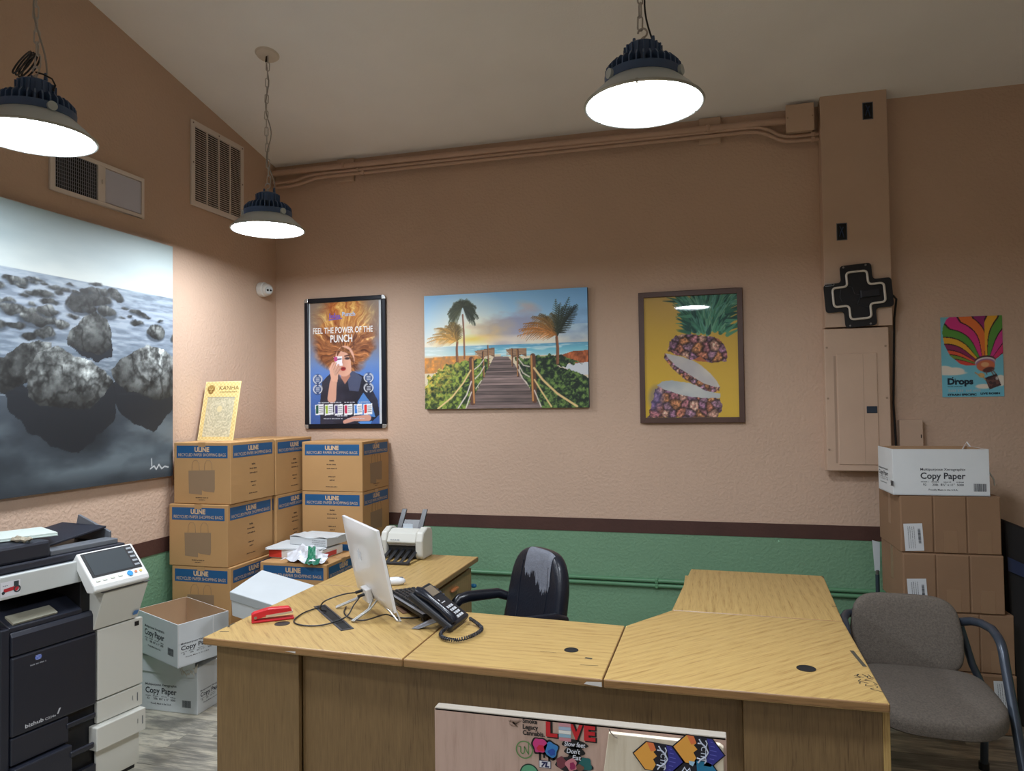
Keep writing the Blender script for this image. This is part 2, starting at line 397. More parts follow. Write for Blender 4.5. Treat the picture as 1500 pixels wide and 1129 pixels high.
for x in (-.16, .155):
    for z in (.13, .43, .73):
        mb = MB(); mb.cyl(.006, 0, .004, 10, T(x, -.05, z, PI/2)); mb.build('screw', M('painted_screw', (158, 134, 114), .5), bp_)

# neon cross sign (switched off), slightly turned
ns = thing('neon_cross_sign', 'unlit white neon tube cross on a black cross-shaped backing', 'neon sign', (3.944, -.1025, 2.229), rot=(0, math.radians(-4), 0))
def crosspts(R, a, r, n=5):
    pts = [(a, R), (a, a), (R, a), (R, -a), (a, -a), (a, -R), (-a, -R), (-a, -a), (-R, -a), (-R, a), (-a, a), (-a, R)]
    out = []
    for i, p in enumerate(pts):
        p0 = Vector(pts[i-1]); p = Vector(p); p1 = Vector(pts[(i+1) % 12]); u = (p0-p).normalized(); v = (p1-p).normalized()
        A = p+u*r; B = p+v*r
        for k in range(n+1):
            t_ = k/n; out.append(tuple(A*(1-t_)**2+p*2*t_*(1-t_)+B*t_**2))
    return out
mxz = basis((0, -.018, 0), (1, 0, 0), (0, 0, 1))
m_acr = M('black_acrylic', (15, 17, 23), .45)
mb = MB(); mb.prism(crosspts(.183, .085, .022), 0, .005, mxz); mb.build('backing', m_acr, ns)
mb = MB(); cp = crosspts(.138, .056, .022); mb.tube([(x, -.036, z) for x, z in cp], .0065, 8, closed=True); mb.build('neon_tube', M('white_glass_tube', (216, 208, 196), .3), ns, smooth=True)
mb = MB(); mb.box(.01, .11, -.042, -.023, -.016, .022); ps = mb.build('transformer', M('transformer_black', (26, 29, 38), .45), ns, bevel=.002)
mb = MB(); mb.box(.008, .016, -.0435, -.04, -.018, .024); mb.build('end_cap', M('transformer_cap', (60, 64, 74), .5), ps)
mb = MB(); mb.tube([(.01, -.03, .0), (-.02, -.03, .01), (-.03, -.03, .05), (-.05, -.03, .06), (-.09, -.03, .05), (-.1, -.03, .0), (-.09, -.03, -.03)], .002, 6); mb.tube([(.01, -.03, -.005), (-.01, -.03, -.05), (.03, -.03, -.07), (.07, -.03, -.08)], .002, 6); mb.build('lead_wires', M('lead_wire', (52, 54, 60), .5), ns)
mb = MB(); pts = [(-.176+.052*u, .073+.016*v) for u, v in ((.1, 0), (.9, 0), (1, .3), (1, .7), (.9, 1), (.1, 1), (0, .7), (0, .3))]
mb.tube([(x, -.0245, z) for x, z in pts], .0012, 5, closed=True); pl = mb.build('maker_plate', M('plate_outline', (170, 176, 186), .4), ns)
mb = MB(); smallprint(mb, basis((-.15, -.0236, .079), (1, 0, 0), (0, 0, 1)), .034, .005, 3); mb.build('small_print', M('plate_print', (120, 128, 140), .5), pl)
for x, z in ((-.065, .172), (.055, .172), (-.06, -.172), (.05, -.172)):
    mb = MB(); mb.cyl(.0055, 0, .028, 10, T(x, 0, z, PI/2)); mb.build('standoff', m_steel, ns, smooth=True)
for x, z in ((-.138, .03), (.138, .03), (-.02, .138), (0, -.138), (-.08, -.056)):
    mb = MB(); mb.box(x-.005, x+.005, -.036, -.022, z-.004, z+.004); mb.build('tube_clip', M('clear_clip', (90, 92, 98), .3), ns)
mb = MB(); mb.tube([(4.128, -.12, 2.22), (4.15, -.1, 2.2), (4.155, -.02, 2.1), (4.15, -.012, 1.9), (4.14, -.012, 1.6), (4.146, -.02, 1.35), (4.12, -.03, 1.24), (4.14, -.03, 1.18)], .006, 8)
tag(mb.build('power_cable', M('black_cable', (16, 16, 18), .5), smooth=True), 'black power cable hanging from the neon cross down beside the breaker panel', 'cable')
sb = thing('cable_box', 'small peach painted surface box on the wall right of the breaker panel', 'wall box', (4.222, -.021, 1.30))
mb = MB(); mb.box(-.062, .062, -.03, .02, 0, .2); mb.build('housing', m_colpaint, sb, bevel=.004)
mb = MB(); mb.box(.048, .053, -.0315, -.029, .095, .115); mb.build('slot', m_dark, sb)

# conduits along the ceiling line
m_pipe = M('peach_pipe_paint', (196, 164, 144), .45, var=.04)
def strap(par, x, z, r):
    mb = MB(); mb.box(x-.012, x+.012, -r-.003, r+.003, z-r-.003, z+r+.003); mb.build('coupling', m_pipe, par, bevel=r*.5, seg=3)
def conduit(label, pts, r, couplings):
    o = thing('conduit', label, 'conduit', (0, -.045, 3.2))
    mb = MB(); mb.tube([(x, 0, z-3.2) for x, z in pts], r, 10); mb.build('pipe', m_pipe, o, smooth=True)
    for x, z in couplings: strap(o, x, z-3.2, r)
    return o
conduit('thick peach painted conduit running under the ceiling into the junction box', [(.012, 3.351), (1.8, 3.343), (3.58, 3.328)], .021, [(.59, 3.3485), (3.12, 3.332)])
conduit('thin peach conduit with offset bends, upper of the pair below the thick pipe', [(.012, 3.278), (.12, 3.277), (.188, 3.279), (.25, 3.294), (.31, 3.308), (.38, 3.311), (1.8, 3.311), (3.36, 3.31), (3.42, 3.306), (3.48, 3.284), (3.53, 3.248), (3.58, 3.232), (3.64, 3.228), (3.763, 3.228)], .0115, [(.7, 3.311), (3.73, 3.228)])
conduit('thin peach conduit with offset bends, lowest of the pipes under the ceiling', [(.012, 3.243), (.15, 3.243), (.22, 3.249), (.29, 3.266), (.36, 3.282), (.45, 3.286), (1.8, 3.286), (3.34, 3.284), (3.41, 3.279), (3.47, 3.258), (3.53, 3.218), (3.58, 3.203), (3.64, 3.199), (3.763, 3.198)], .0115, [(.74, 3.286), (3.73, 3.198)])
for i, (x, lab) in enumerate(((.59, 'peach painted strut bracket holding the pipes near the corner'), (3.13, 'peach painted strut bracket holding the pipes near the junction box'))):
    o = thing('strut_bracket', lab, 'bracket', (x, -.011, 3.245)); mb = MB(); mb.box(-.066, .066, -.012, .011, 0, .165); mb.build('channel', m_colpaint, o, bevel=.002)
    mb = MB(); mb.cyl(.007, 0, .03, 8, T(0, -.012, .1, PI/2)); mb.build('bolt', m_pipe, o)
jb = thing('junction_box', 'square peach painted junction box at the ceiling beside the pipe chase', 'junction box', (3.653, -.05, 3.24))
mb = MB(); mb.box(-.072, .072, -.04, .05, .004, .155); mb.build('body', m_colpaint, jb)
mb = MB(); mb.box(-.08, .08, -.05, -.04, 0, .165); cv = mb.build('cover', m_colpaint, jb, bevel=.004)
for x in (-.07, .07):
    mb = MB(); mb.cyl(.004, 0, .004, 8, T(x, -.05, .085, PI/2)); mb.build('screw', M('painted_screw', (158, 134, 114), .5), cv)
m_gpipe = M('green_pipe_paint', (92, 140, 104), .4)
for z, x0, lab in ((.489, 1.2, 'upper green painted conduit running along the lower wall'), (.458, 2.1, 'lower green painted conduit running along the lower wall')):
    o = thing('conduit', lab, 'conduit', (0, -.016, z)); mb = MB(); mb.tube([(x0, 0, 0), (3, 0, 0), (5.2, 0, 0)], .0125, 10); mb.build('pipe', m_gpipe, o, smooth=True)
    for x in (2.75, 4.3): mb = MB(); mb.box(x-.01, x+.01, -.014, .016, -.015, .015); mb.build('coupling', m_gpipe, o, bevel=.004)

# vents on the left wall
m_vent = M('vent_cream', (226, 214, 206), .45)
m_ventin = M('vent_inner_lilac', (214, 212, 224), .5)
rg = thing('return_air_grille', 'large cream return air grille with four louvre columns high on the wall', 'vent grille', (.0, -.66, 2.89))
mb = MB()
for q in ((-.262, -.23, 0, .537), (.23, .262, 0, .537), (-.23, .23, 0, .034), (-.23, .23, .503, .537)): mb.box(0, .012, q[0], q[1], q[2], q[3])
mb.build('frame', m_vent, rg, bevel=.002)
mb = MB(); mb.box(.0005, .002, -.23, .23, .034, .503); mb.build('dark_back', M('vent_dark', (46, 44, 48), .8), rg)
for k in range(4):
    y0 = -.23+.115*k
    if k: mb = MB(); mb.box(.003, .012, y0-.004, y0+.004, .034, .503); mb.build('mullion', m_vent, rg)
    mb = MB()
    for i in range(34):
        z = .04+i*.0138; mb.add([(.003, y0+.004, z+.008), (.003, y0+.111, z+.008), (.0105, y0+.111, z), (.0105, y0+.004, z), (.003, y0+.004, z+.0095), (.003, y0+.111, z+.0095), (.0115, y0+.111, z+.0015), (.0115, y0+.004, z+.0015)], [(0, 1, 2, 3), (4, 7, 6, 5), (3, 2, 6, 7), (0, 3, 7, 4), (1, 5, 6, 2)])
    o = mb.build('louvre_bank', m_vent, rg); o['kind'] = 'stuff'
for y, z in ((-.246, .52), (.246, .52), (-.246, .27), (.246, .27), (0, .52)):
    mb = MB(); mb.cyl(.005, 0, .002, 8, T(.012, y, z, 0, PI/2)); mb.build('screw', M('vent_screw', (120, 100, 90), .5), rg)
sg = thing('supply_register', 'cream wall register with one dark open section and one closed slatted section', 'vent register', (0, -1.616, 2.699))
mb = MB()
for q in ((-.305, -.277, 0, .232), (.285, .305, 0, .232), (-.018, .03, .022, .21), (-.277, .285, 0, .022), (-.277, .285, .21, .232)): mb.box(0, .012, *q)
mb.build('frame', m_vent, sg, bevel=.002)
mb = MB(); mb.box(.0005, .002, -.277, -.018, .022, .21); mb.build('open_duct', M('duct_dark', (16, 18, 26), .8), sg)
mb = MB()
for i in range(21):
    y = -.272+i*.0122; mb.box(.005, .008, y, y+.0022, .022, .21)
for i in range(9):
    z = .04+i*.019; mb.box(.003, .0045, -.277, -.018, z, z+.002)
o = mb.build('open_blades', M('blade_grey', (150, 148, 158), .5), sg); o['kind'] = 'stuff'
mb = MB()
for i in range(26):
    y = .034+i*.0096; mb.add([(.003, y, .026), (.009, y+.006, .026), (.003, y+.0094, .026), (.003, y, .206), (.009, y+.006, .206), (.003, y+.0094, .206)], [(0, 1, 4, 3), (1, 2, 5, 4), (0, 2, 1), (3, 4, 5)])
o = mb.build('closed_blades', m_ventin, sg); o['kind'] = 'stuff'
for y, z in ((-.29, .17), (.006, .115)):
    mb = MB(); mb.box(.012, .022, y-.004, y+.004, z, z+.022); mb.build('lever', m_vent, sg, bevel=.002)

# security camera
sc_ = thing('security_camera', 'small white turret security camera on the left wall near the corner', 'security camera', (0, -.2, 2.465))
m_white = M('white_plastic', (218, 216, 210), .35)
mb = MB(); mb.cyl(.052, 0, .045, 28, T(0, 0, 0, 0, PI/2)); mb.build('base', m_white, sc_, bevel=.006, angle=.6)
aim = Vector((.78, -.58, -.2)).normalized(); ctr = Vector((.06, -.004, -.004))
mb = MB(); mb.superell(.042, .042, .042, 1, 1, 24, 14, T(*ctr)); bl = mb.build('ball', m_white, sc_, smooth=True)
bm_ = basis(ctr+aim*.036, Vector((0, 0, 1)).cross(aim), aim.cross(Vector((0, 0, 1)).cross(aim)))
mb = MB(); mb.cyl(.026, -.002, .006, 24, bm_ @ T(0, 0, 0)); mb.build('face', M('camera_face', (200, 204, 204), .25), bl)
for x, r in ((-.009, .0075), (.0125, .0065)):
    mb = MB(); mb.cyl(r, 0, .0075, 16, bm_ @ T(x, 0, 0)); mb.build('lens', M('lens_black', (10, 12, 14), .1), bl)

# ------------------------------------------------------------------ high-bay lamps
m_sink = M('navy_heat_sink', (74, 98, 136), .4, metal=.0)
m_refl = M('brushed_reflector', (196, 206, 210), .35, metal=.1)
m_rim = M('reflector_rim', (176, 180, 176), .3, metal=.5)
m_diff = M('lit_lens', (255, 255, 255), .4, emit=(LAMP_COLOR, LAMP_STRENGTH))
m_chain = M('zinc_chain', (190, 184, 180), .4, metal=.3)
m_cord = M('grey_cord', (150, 144, 138), .5)
m_blackcord = M('black_cord', (22, 24, 32), .45)
m_canopy = M('canopy_cream', (214, 202, 188), .5)
def lamp(x, y, z, label, loops=False, dark_cord=False):
    o = thing('high_bay_lamp', label, 'pendant lamp', (x, y, z), group='high-bay pendant lamps')
    mb = MB(); mb.lathe([(.203, .0), (.197, .008), (.172, .034), (.146, .058), (.126, .076), (.112, .082), (.108, .078), (.122, .072), (.142, .055), (.168, .031), (.193, .006), (.203, 0)], 56); mb.build('reflector', m_refl, o, smooth=True)
    mb = MB(); mb.tube([(.2*math.cos(a), .2*math.sin(a), .0) for a in [2*PI*i/56 for i in range(56)]], .0055, 8, closed=True); mb.build('rim', m_rim, o, smooth=True)
    mb = MB(); mb.lathe([(0.0001, .006), (.1, .006), (.192, .008)], 48); mb.build('lens', m_diff, o, smooth=True)
    for k in range(3):
        a = k*2*PI/3+.5; mb = MB(); mb.box(-.007, .007, -.004, .004, -.006, .006, T(.197*math.cos(a), .197*math.sin(a), 0, 0, 0, a)); mb.build('lens_clip', m_rim, o)
    mb = MB(); mb.lathe([(.02, .068), (.122, .068), (.132, .073), (.133, .1), (.124, .104), (.07, .112), (.02, .112)], 48); hs = mb.build('heat_sink', m_sink, o, smooth=True)
    mb = MB()
    for k in range(34):
        a = 2*PI*k/34; R_ = T(0, 0, 0, 0, 0, a)
        mb.add([(.06, -.0024, .1), (.132, -.0024, .098), (.13, -.0024, .122), (.112, -.0024, .142), (.06, -.0024, .15), (.06, .0024, .1), (.132, .0024, .098), (.13, .0024, .122), (.112, .0024, .142), (.06, .0024, .15)], [(0, 1, 2, 3, 4), (9, 8, 7, 6, 5), (0, 5, 6, 1), (1, 6, 7, 2), (2, 7, 8, 3), (3, 8, 9, 4)], R_)
    f = mb.build('fins', m_sink, hs); f['kind'] = 'stuff'
    mb = MB(); mb.lathe([(.0001, .205), (.052, .205), (.06, .199), (.06, .11), (.05, .11)], 32); dc = mb.build('driver_cap', m_sink, o, smooth=True)
    mb = MB()
    for k in range(18):
        a = 2*PI*k/18; mb.box(.05, .067, -.003, .003, .12, .197, T(0, 0, 0, 0, 0, a))
    f = mb.build('fins', m_sink, dc); f['kind'] = 'stuff'
    for k in range(3):
        a = k*2*PI/3-.35; mb = MB(); mb.cyl(.017, 0, .022, 14, T(.12*math.cos(a), .12*math.sin(a), .084, 0, PI/2, a))
        p = mb.build('side_plug', m_refl, o, smooth=True)
    # hook, chain, cord, canopy
    zt = ceil_z(y)-z
    mb = MB(); mb.cyl(.007, .212, .232, 10); mb.tube([(0, 0, .23)]+[(.016*math.sin(a), 0, .25-.016*math.cos(a)) for a in [i*PI/6 for i in range(10)]], .0035, 8); mb.build('hook', m_chain, o, smooth=True)
    mb = MB(); L_ = .05; zz = .262; k = 0
    while zz < zt-.05:
        sway = .008*math.sin(zz*7+x); R_ = T(sway, .004*math.sin(zz*5), zz+L_/2, 0, 0, (k % 2)*PI/2+.5)
        pts = [(.0095*math.sin(a), 0, (.0165 if math.cos(a) > 0 else -.0165)+.0095*math.cos(a)) for a in [i*PI/6 for i in range(12)]]
        mb.tube([R_ @ Vector(p) for p in pts], .003, 6, closed=True); zz += L_*.93; k += 1
    c = mb.build('chain', m_chain, o, smooth=True)
    mb = MB(); n = 40; pts = []
    for i in range(n+1):
        s_ = i/n; zz = .225+s_*(zt-.25); pts.append((.03*(1-s_)**3+.012*math.sin(s_*17+x), .012*math.cos(s_*13), zz))
    mb.tube(pts, .0032, 6); mb.build('power_cord', m_blackcord if dark_cord else m_cord, o, smooth=True)
    for sx in (-.03, .035):
        mb = MB(); mb.cyl(.008, .21, .24, 10, T(sx, .01, 0), r1=.005); mb.build('cable_gland', m_sink, o)
    if loops:
        mb = MB(); b0 = Vector((0, 0, .245))
        for q in range(4):
            pts = []
            for i in range(17):
                a = 2*PI*i/16; pts.append(b0+Vector((-.045-.045*math.cos(a)*1., .012*(q-1.5), .035-.035*math.cos(a)*.9+.016*math.sin(a)*(1+.25*q))))
            mb.tube(pts, .0032, 6)
        mb.tube([(0, 0, .245), (.035, .0, .232), (.065, .01, .215), (.078, .012, .19), (.07, .01, .17), (.084, .0, .165)], .0032, 6)
        mb.build('coiled_cord', m_blackcord, o, smooth=True)
    an = math.atan(SLOPE)
    mb = MB(); mb.lathe([(.0001, -.016), (.03, -.016), (.06, -.01), (.068, 0), (.0001, 0)], 32, T(0, 0, zt, -an)); cn = mb.build('ceiling_canopy', m_canopy, o, smooth=True)
    mb = MB(); mb.cyl(.007, -.05, -.012, 10, T(0, 0, zt, -an)); mb.build('cord_grip', M('grip_brown', (60, 48, 40), .5), cn)
    return o
lamp(.685, -1.12, 2.633, 'navy high-bay pendant lamp with round ceiling canopy hanging in front of the wall corner')
lamp(.698, -2.603, 2.633, 'navy high-bay pendant lamp with coiled black cord hanging beside the ocean canvas', loops=True)
lamp(2.894, -2.206, 2.645, 'navy high-bay pendant lamp hanging over the reception desk', dark_cord=True)
lamp(2.94, -3.4, 2.645, 'high-bay pendant lamp mirrored in the glass of the pineapple print')
lamp(.7, -4.3, 2.64, 'unseen high-bay lamp added for fill near the left wall beyond the copier')  # this and the next two lamps are unseen, added to lift the bounce light
lamp(1.75, -5.9, 2.64, 'unseen high-bay lamp added for fill in the middle of the room far from the desk')
lamp(4.4, -7.0, 2.64, 'unseen high-bay lamp added for fill by the far front wall')


# ------------------------------------------------------------------ pictures
def A(*c): return np.array(c, float)
def mixc(a, b, t): return np.asarray(a, float)*(1-t[..., None])+np.asarray(b, float)*t[..., None]

# ---- ocean canvas on the left wall
def paint_ocean():
    asp = 1.095; p = Pic(340, 310, asp)
    def oc(zx, zy):
        u = zx/2.402; v = 270+zy/2.402; a = u/246.; s = a*3.25/(4.27*(1-a)+3.25*a) if a < 2 else 1
        top = 289+.30*u; bot = 725-.115*u
        return (.317+.778*s, (v-top)/(bot-top))
    p.a = p.vgrad([(0, (176, 196, 198)), (.12, (205, 218, 216)), (.2265, (222, 228, 222)), (.228, (150, 164, 176)), (.32, (158, 170, 184)), (.5, (120, 134, 148)), (.62, (84, 94, 104)), (.75, (58, 66, 74)), (1, (52, 60, 66))])
    sky = (p.Y < .227)*1.; c = p.n(2.2, 7, 3, 5); p.put(sky*np.clip((c-.45)*1.6, 0, .7), (168, 186, 190)); p.put(sky*np.clip((p.X-.5)*.8, 0, .5), (196, 208, 206))
    rip = p.n(14, 90, 5, 4); sea = (p.Y > .228)*(p.Y < .66); p.put(sea*np.clip((rip-.5)*3, 0, .5), (190, 200, 210)); p.put(sea*np.clip((.45-rip)*3, 0, .5), (92, 104, 118))
    cl = p.n(3, 7, 9, 5); low = np.clip((p.Y-.66)*8, 0, 1); p.put(low*np.clip((cl-.47)*3.4, 0, .85), (112, 124, 130)); p.put(low*np.clip((.46-cl)*4, 0, .8), (30, 36, 42))
    p.put(np.clip((p.Y-.93)*12, 0, .7), (40, 47, 54))
    wob = (p.n(22, 22, 21, 3)-.5)*.03; wob2 = (p.n(26, 26, 22, 3)-.5)*.03
    def dark(pts): p.put(p.poly([oc(*q) for q in pts], wob, wob2)*.92, (26, 30, 36))
    dark([(-150, 700), (0, 735), (20, 790), (80, 860), (200, 930), (260, 940), (330, 880), (385, 825), (395, 760), (380, 690), (200, 740), (60, 700)])
    dark([(375, 690), (592, 700), (592, 790), (560, 830), (520, 875), (450, 840), (400, 800)])
    dark([(220, 560), (378, 560), (370, 602), (330, 625), (260, 600)])
    tex = p.n(26, 30, 31, 5, .62); tex2 = p.n(60, 18, 33, 4, .6)
    tex3 = np.abs(p.n(18, 24, 35, 4, .6)-.5)*2; crack = np.clip((.07-np.abs(p.n(13, 11, 37, 4, .6)-.5))*14, 0, 1); tilt_ = p.n(7, 7, 39, 3)
    def rock(mask, cy, h, tone=1.):
        light = np.clip(1.15-(p.Y-cy+h)/(1.9*h), 0, 1)*(.55+.9*np.clip(tilt_*1.6-.4, 0, 1))
        v = (36+190*light*np.clip(tex*1.9-.42, .08, 1)+60*np.clip(tex3-.2, 0, 1)*light)*tone
        v = v*(1-.5*crack)+55*np.clip((tex2-.66)*8, 0, 1)*light
        p.put(mask, np.stack([v*.97, v, v*.985], -1))
    for (x, y, rx, ry) in ((45, 335, 30, 14), (20, 325, 25, 10), (95, 340, 16, 7), (-40, 345, 30, 12), (170, 360, 20, 8), (210, 370, 20, 6), (125, 380, 45, 12), (160, 408, 30, 9), (190, 378, 14, 9), (385, 385, 30, 20), (425, 435, 14, 6), (-50, 400, 40, 14), (30, 435, 40, 17), (320, 395, 60, 35), (265, 415, 50, 35), (360, 450, 35, 22), (460, 450, 25, 12), (485, 463, 22, 10), (120, 465, 60, 30), (150, 440, 30, 20), (200, 490, 22, 15), (240, 462, 18, 7), (465, 490, 24, 9), (35, 488, 30, 10), (-60, 480, 50, 22), (140, 520, 32, 20), (85, 525, 25, 14), (530, 520, 38, 32), (588, 545, 8, 14), (320, 350, 20, 6), (100, 330, 25, 5), (60, 352, 14, 6), (135, 345, 12, 5), (230, 352, 14, 5), (250, 378, 16, 8), (285, 372, 20, 10), (405, 402, 16, 12), (350, 378, 18, 14), (70, 385, 16, 7), (10, 405, 16, 6), (60, 460, 14, 8), (440, 468, 10, 5), (500, 470, 12, 6), (545, 488, 12, 4), (410, 470, 12, 4), (180, 445, 14, 8), (95, 418, 14, 7), (300, 440, 26, 14)):
        cx, cy = oc(x, y); rx_ = rx*.00125; ry_ = ry*.00105
        p.put(p.ell(cx, cy+ry_*.55, rx_*1.08, ry_*.8, 0, .006)*.7, (48, 56, 66))
        rock(p.ell(cx, cy, rx_, ry_, 0, .004, wob, wob2*.8), cy, ry_*1.2, .8)
    def prock(pts, tone=1.):
        q = [oc(*k) for k in pts]; ys = [k[1] for k in q]; rock(p.poly(q, wob*.6, wob2*.6), (min(ys)+max(ys))/2, (max(ys)-min(ys))/2, tone)
    prock([(217, 545), (230, 510), (275, 465), (320, 448), (360, 480), (378, 520), (375, 570), (340, 600), (270, 590), (225, 565)])
    prock([(375, 655), (400, 620), (450, 590), (500, 570), (560, 585), (600, 620), (600, 740), (545, 765), (480, 745), (430, 725), (385, 690)], .95)
    prock([(-190, 640), (-120, 580), (-40, 590), (0, 600), (60, 555), (110, 545), (170, 560), (150, 640), (60, 700), (0, 730), (-140, 720)], .8)
    prock([(75, 640), (120, 590), (190, 568), (240, 600), (300, 620), (350, 650), (382, 690), (350, 740), (300, 785), (210, 787), (120, 770), (80, 740)], 1.12)
    p.a = p.a*np.array([.93, .935, .94])
    sx, sy = oc(516, 965); p.put(p.line(sx, sy, sx+.002, sy+.03, .004), (226, 230, 230))
    pts = [oc(x, y) for x, y in ((512, 1000), (525, 990), (533, 1002), (542, 985), (552, 1000), (562, 992), (575, 995))]; p.put(p.path(pts, .0045), (226, 230, 230))
    return p
oc_ = thing('ocean_canvas', 'large grey canvas print of boulders in a calm sea on the left wall', 'picture', (0, -1.8565, 1.225))
mb = MB(); mb.box(.002, .034, -.743, .743, 0, 1.358); mb.build('canvas_wrap', M('canvas_side_dark', (58, 66, 72), .6), oc_, bevel=.003)
paint_ocean().sheet('printed_face', printmat('ocean_print', .55), oc_, basis((.0348, 0, .679), (0, 1, 0), (0, 0, 1)), 1.484, 1.356)

# ---- beach boardwalk canvas
def paint_beach():
    asp = 1.459; p = Pic(320, 220, asp)
    def q(x, y): top = 108-.045*(x-47); return ((x-55)/1400*asp, (y-top)/(1070-108+.045*(x-47)))
    p.a = p.vgrad([(0, (132, 186, 228)), (.2, (164, 206, 234)), (.36, (200, 220, 228)), (.44, (226, 222, 206)), (1, (226, 222, 206))])
    sx, sy = q(440, 440); d = np.hypot((p.X-sx), (p.Y-sy)*1.15)
    p.put(np.clip(.95-d/.5, 0, .85), (255, 244, 214)); p.put(np.clip((p.X-.9)*.7, 0, .5)*(p.Y < .3), (86, 148, 214))
    cl = p.n(3.2, 7, 4, 5); cx, cy = q(800, 370); cm = np.clip(1.25-np.hypot((p.X-cx)/.42, (p.Y-cy)/.22), 0, 1)
    p.put(np.clip((cl*cm-.22)*4, 0, .85), (148, 150, 178)); cx, cy = q(640, 400); p.put(np.clip(1.1-np.hypot((p.X-cx)/.25, (p.Y-cy)/.14), 0, .8)*np.clip(cl*2-.5, 0, 1), (236, 196, 120))
    cx, cy = q(800, 200); p.put(np.clip(1.1-np.hypot((p.X-cx)/.24, (p.Y-cy)/.06), 0, .6)*np.clip(cl*2-.6, 0, 1), (226, 190, 170)); cx, cy = q(900, 230); p.put(np.clip(1.1-np.hypot((p.X-cx)/.2, (p.Y-cy)/.06), 0, .6)*np.clip(cl*2-.6, 0, 1), (214, 178, 172))
    cx, cy = q(1380, 400); p.put(np.clip(1.3-np.hypot((p.X-cx)/.2, (p.Y-cy)/.16), 0, .85)*np.clip(cl*2.4-.7, 0, 1), (98, 128, 170))
    cx, cy = q(500, 480); p.put(np.clip(1-np.hypot((p.X-cx)/.3, (p.Y-cy)/.05), 0, .9), (252, 206, 96)); cx, cy = q(900, 480); p.put(np.clip(1-np.hypot((p.X-cx)/.45, (p.Y-cy)/.05), 0, .7), (236, 222, 200))
    sea = (p.Y > .455); p.put(sea*1., p.vgrad([(.455, (92, 156, 190)), (.5, (112, 186, 206)), (.55, (150, 204, 214))])); p.put(sea*np.clip((.62-p.X)*1.7, 0, .8), (222, 226, 216)); rip = p.n(8, 60, 6, 3); p.put(sea*np.clip((rip-.55)*3, 0, .6), (230, 240, 240))
    p.put((p.Y > .535+.02*(p.X > .7))*1., (214, 200, 172)); g = p.n(40, 30, 8, 4, .6)
    p.put(p.poly([q(40, 640), q(250, 625), q(560, 620), q(560, 700), q(250, 720), q(130, 770), q(40, 770)])*np.clip(.55+g*.6, 0, 1), mixc(A(150, 88, 34), A(240, 160, 66), np.clip(g*1.8-.4, 0, 1)))
    p.put(p.poly([q(1240, 620), q(1330, 590), q(1480, 580), q(1480, 690), q(1360, 700), q(1240, 660)])*1., mixc(A(120, 62, 30), A(206, 112, 64), np.clip(g*1.8-.4, 0, 1)))
    p.put(p.poly([q(1220, 710), q(1480, 680), q(1480, 790), q(1380, 790)])*1., (202, 208, 214))
    leaf = p.n(34, 34, 12, 3, .7); leaf2 = p.n(60, 60, 13, 2)
    wob = (p.n(30, 30, 14, 3)-.5)*.05
    gl = mixc(A(22, 44, 18), A(134, 158, 62), np.clip(leaf*3.4-1.25, 0, 1)); warm = np.clip((.42-p.X)*2.6, 0, 1)*np.clip(1.25-(p.Y-.55)*2.6, 0, 1)
    gl = mixc(gl, A(232, 196, 84), np.clip(warm*1.3, 0, 1)*np.clip(leaf2*2.4-.6, 0, 1)*.95)
    mL = p.poly([q(50, 900), q(80, 800), q(170, 760), q(260, 690), q(400, 660), q(560, 650), q(640, 640), q(630, 720), q(600, 800), q(540, 900), q(460, 1080), q(40, 1080)], wob, wob)
    mR = p.poly([q(850, 640), q(960, 630), q(1240, 620), q(1400, 690), q(1210, 720), q(1330, 750), q(1480, 830), q(1480, 1080), q(1070, 1080), q(960, 880), q(890, 760)], wob, wob)
    p.put(mL, gl); gr = mixc(A(16, 36, 22), A(106, 136, 66), np.clip(leaf*3.4-1.3, 0, 1)); p.put(mR, gr)
    # walkway
    bw = p.poly([q(670, 630), q(790, 630), q(850, 700), q(880, 760), q(970, 900), q(1075, 1080), q(410, 1080), q(500, 950), q(560, 840), q(610, 740), q(650, 670)])
    yy = np.clip((p.Y-.545)/.455, .001, 1); row = np.floor(26*yy**.55); rs = np.random.RandomState(2).rand(64); wg = p.n(6, 80, 18, 4)
    tone = .62+.38*rs[(row.astype(int)) % 64]; fr = 26*yy**.55-row; tone = tone*np.where(fr < .12, .55, 1)*(.75+.5*wg)
    p.put(bw, tone[..., None]*A(150, 128, 124)[None, None])
    # benches and posts
    for (x0, x1, y0, y1) in ((500, 675, 570, 640), (770, 950, 560, 640)):
        p.put(p.poly([q(x0, y0+10), q(x0+60, y0), q(x1, y0-20 if x0 < 600 else y0), q(x1, y1-5), q(x1-40, y1-25), q(x0+60, y1)]), (120, 92, 70))
        for k in range(4): p.put(p.line(*q(x0+10, y0+14+k*14), *q(x1-8, y0+4+k*12), .007), (176, 140, 106))
    for (x, y0, y1, w_, c1) in ((618, 535, 715, .012, (80, 54, 44)), (575, 590, 800, .018, (70, 46, 40)), (825, 565, 710, .013, (70, 46, 40)), (872, 575, 795, .02, (86, 56, 44)), (472, 650, 1020, .044, (92, 58, 44)), (1000, 628, 1005, .046, (96, 62, 44))):
        a, b = q(x, y0), q(x+(10 if x in (472, 1000) else 3), y1); p.put(p.line(*a, *b, w_), c1); p.put(p.line(a[0]+(-w_*.28 if x > 700 else w_*.26), a[1], b[0]+(-w_*.28 if x > 700 else w_*.26), b[1], w_*.34), (188, 132, 74))
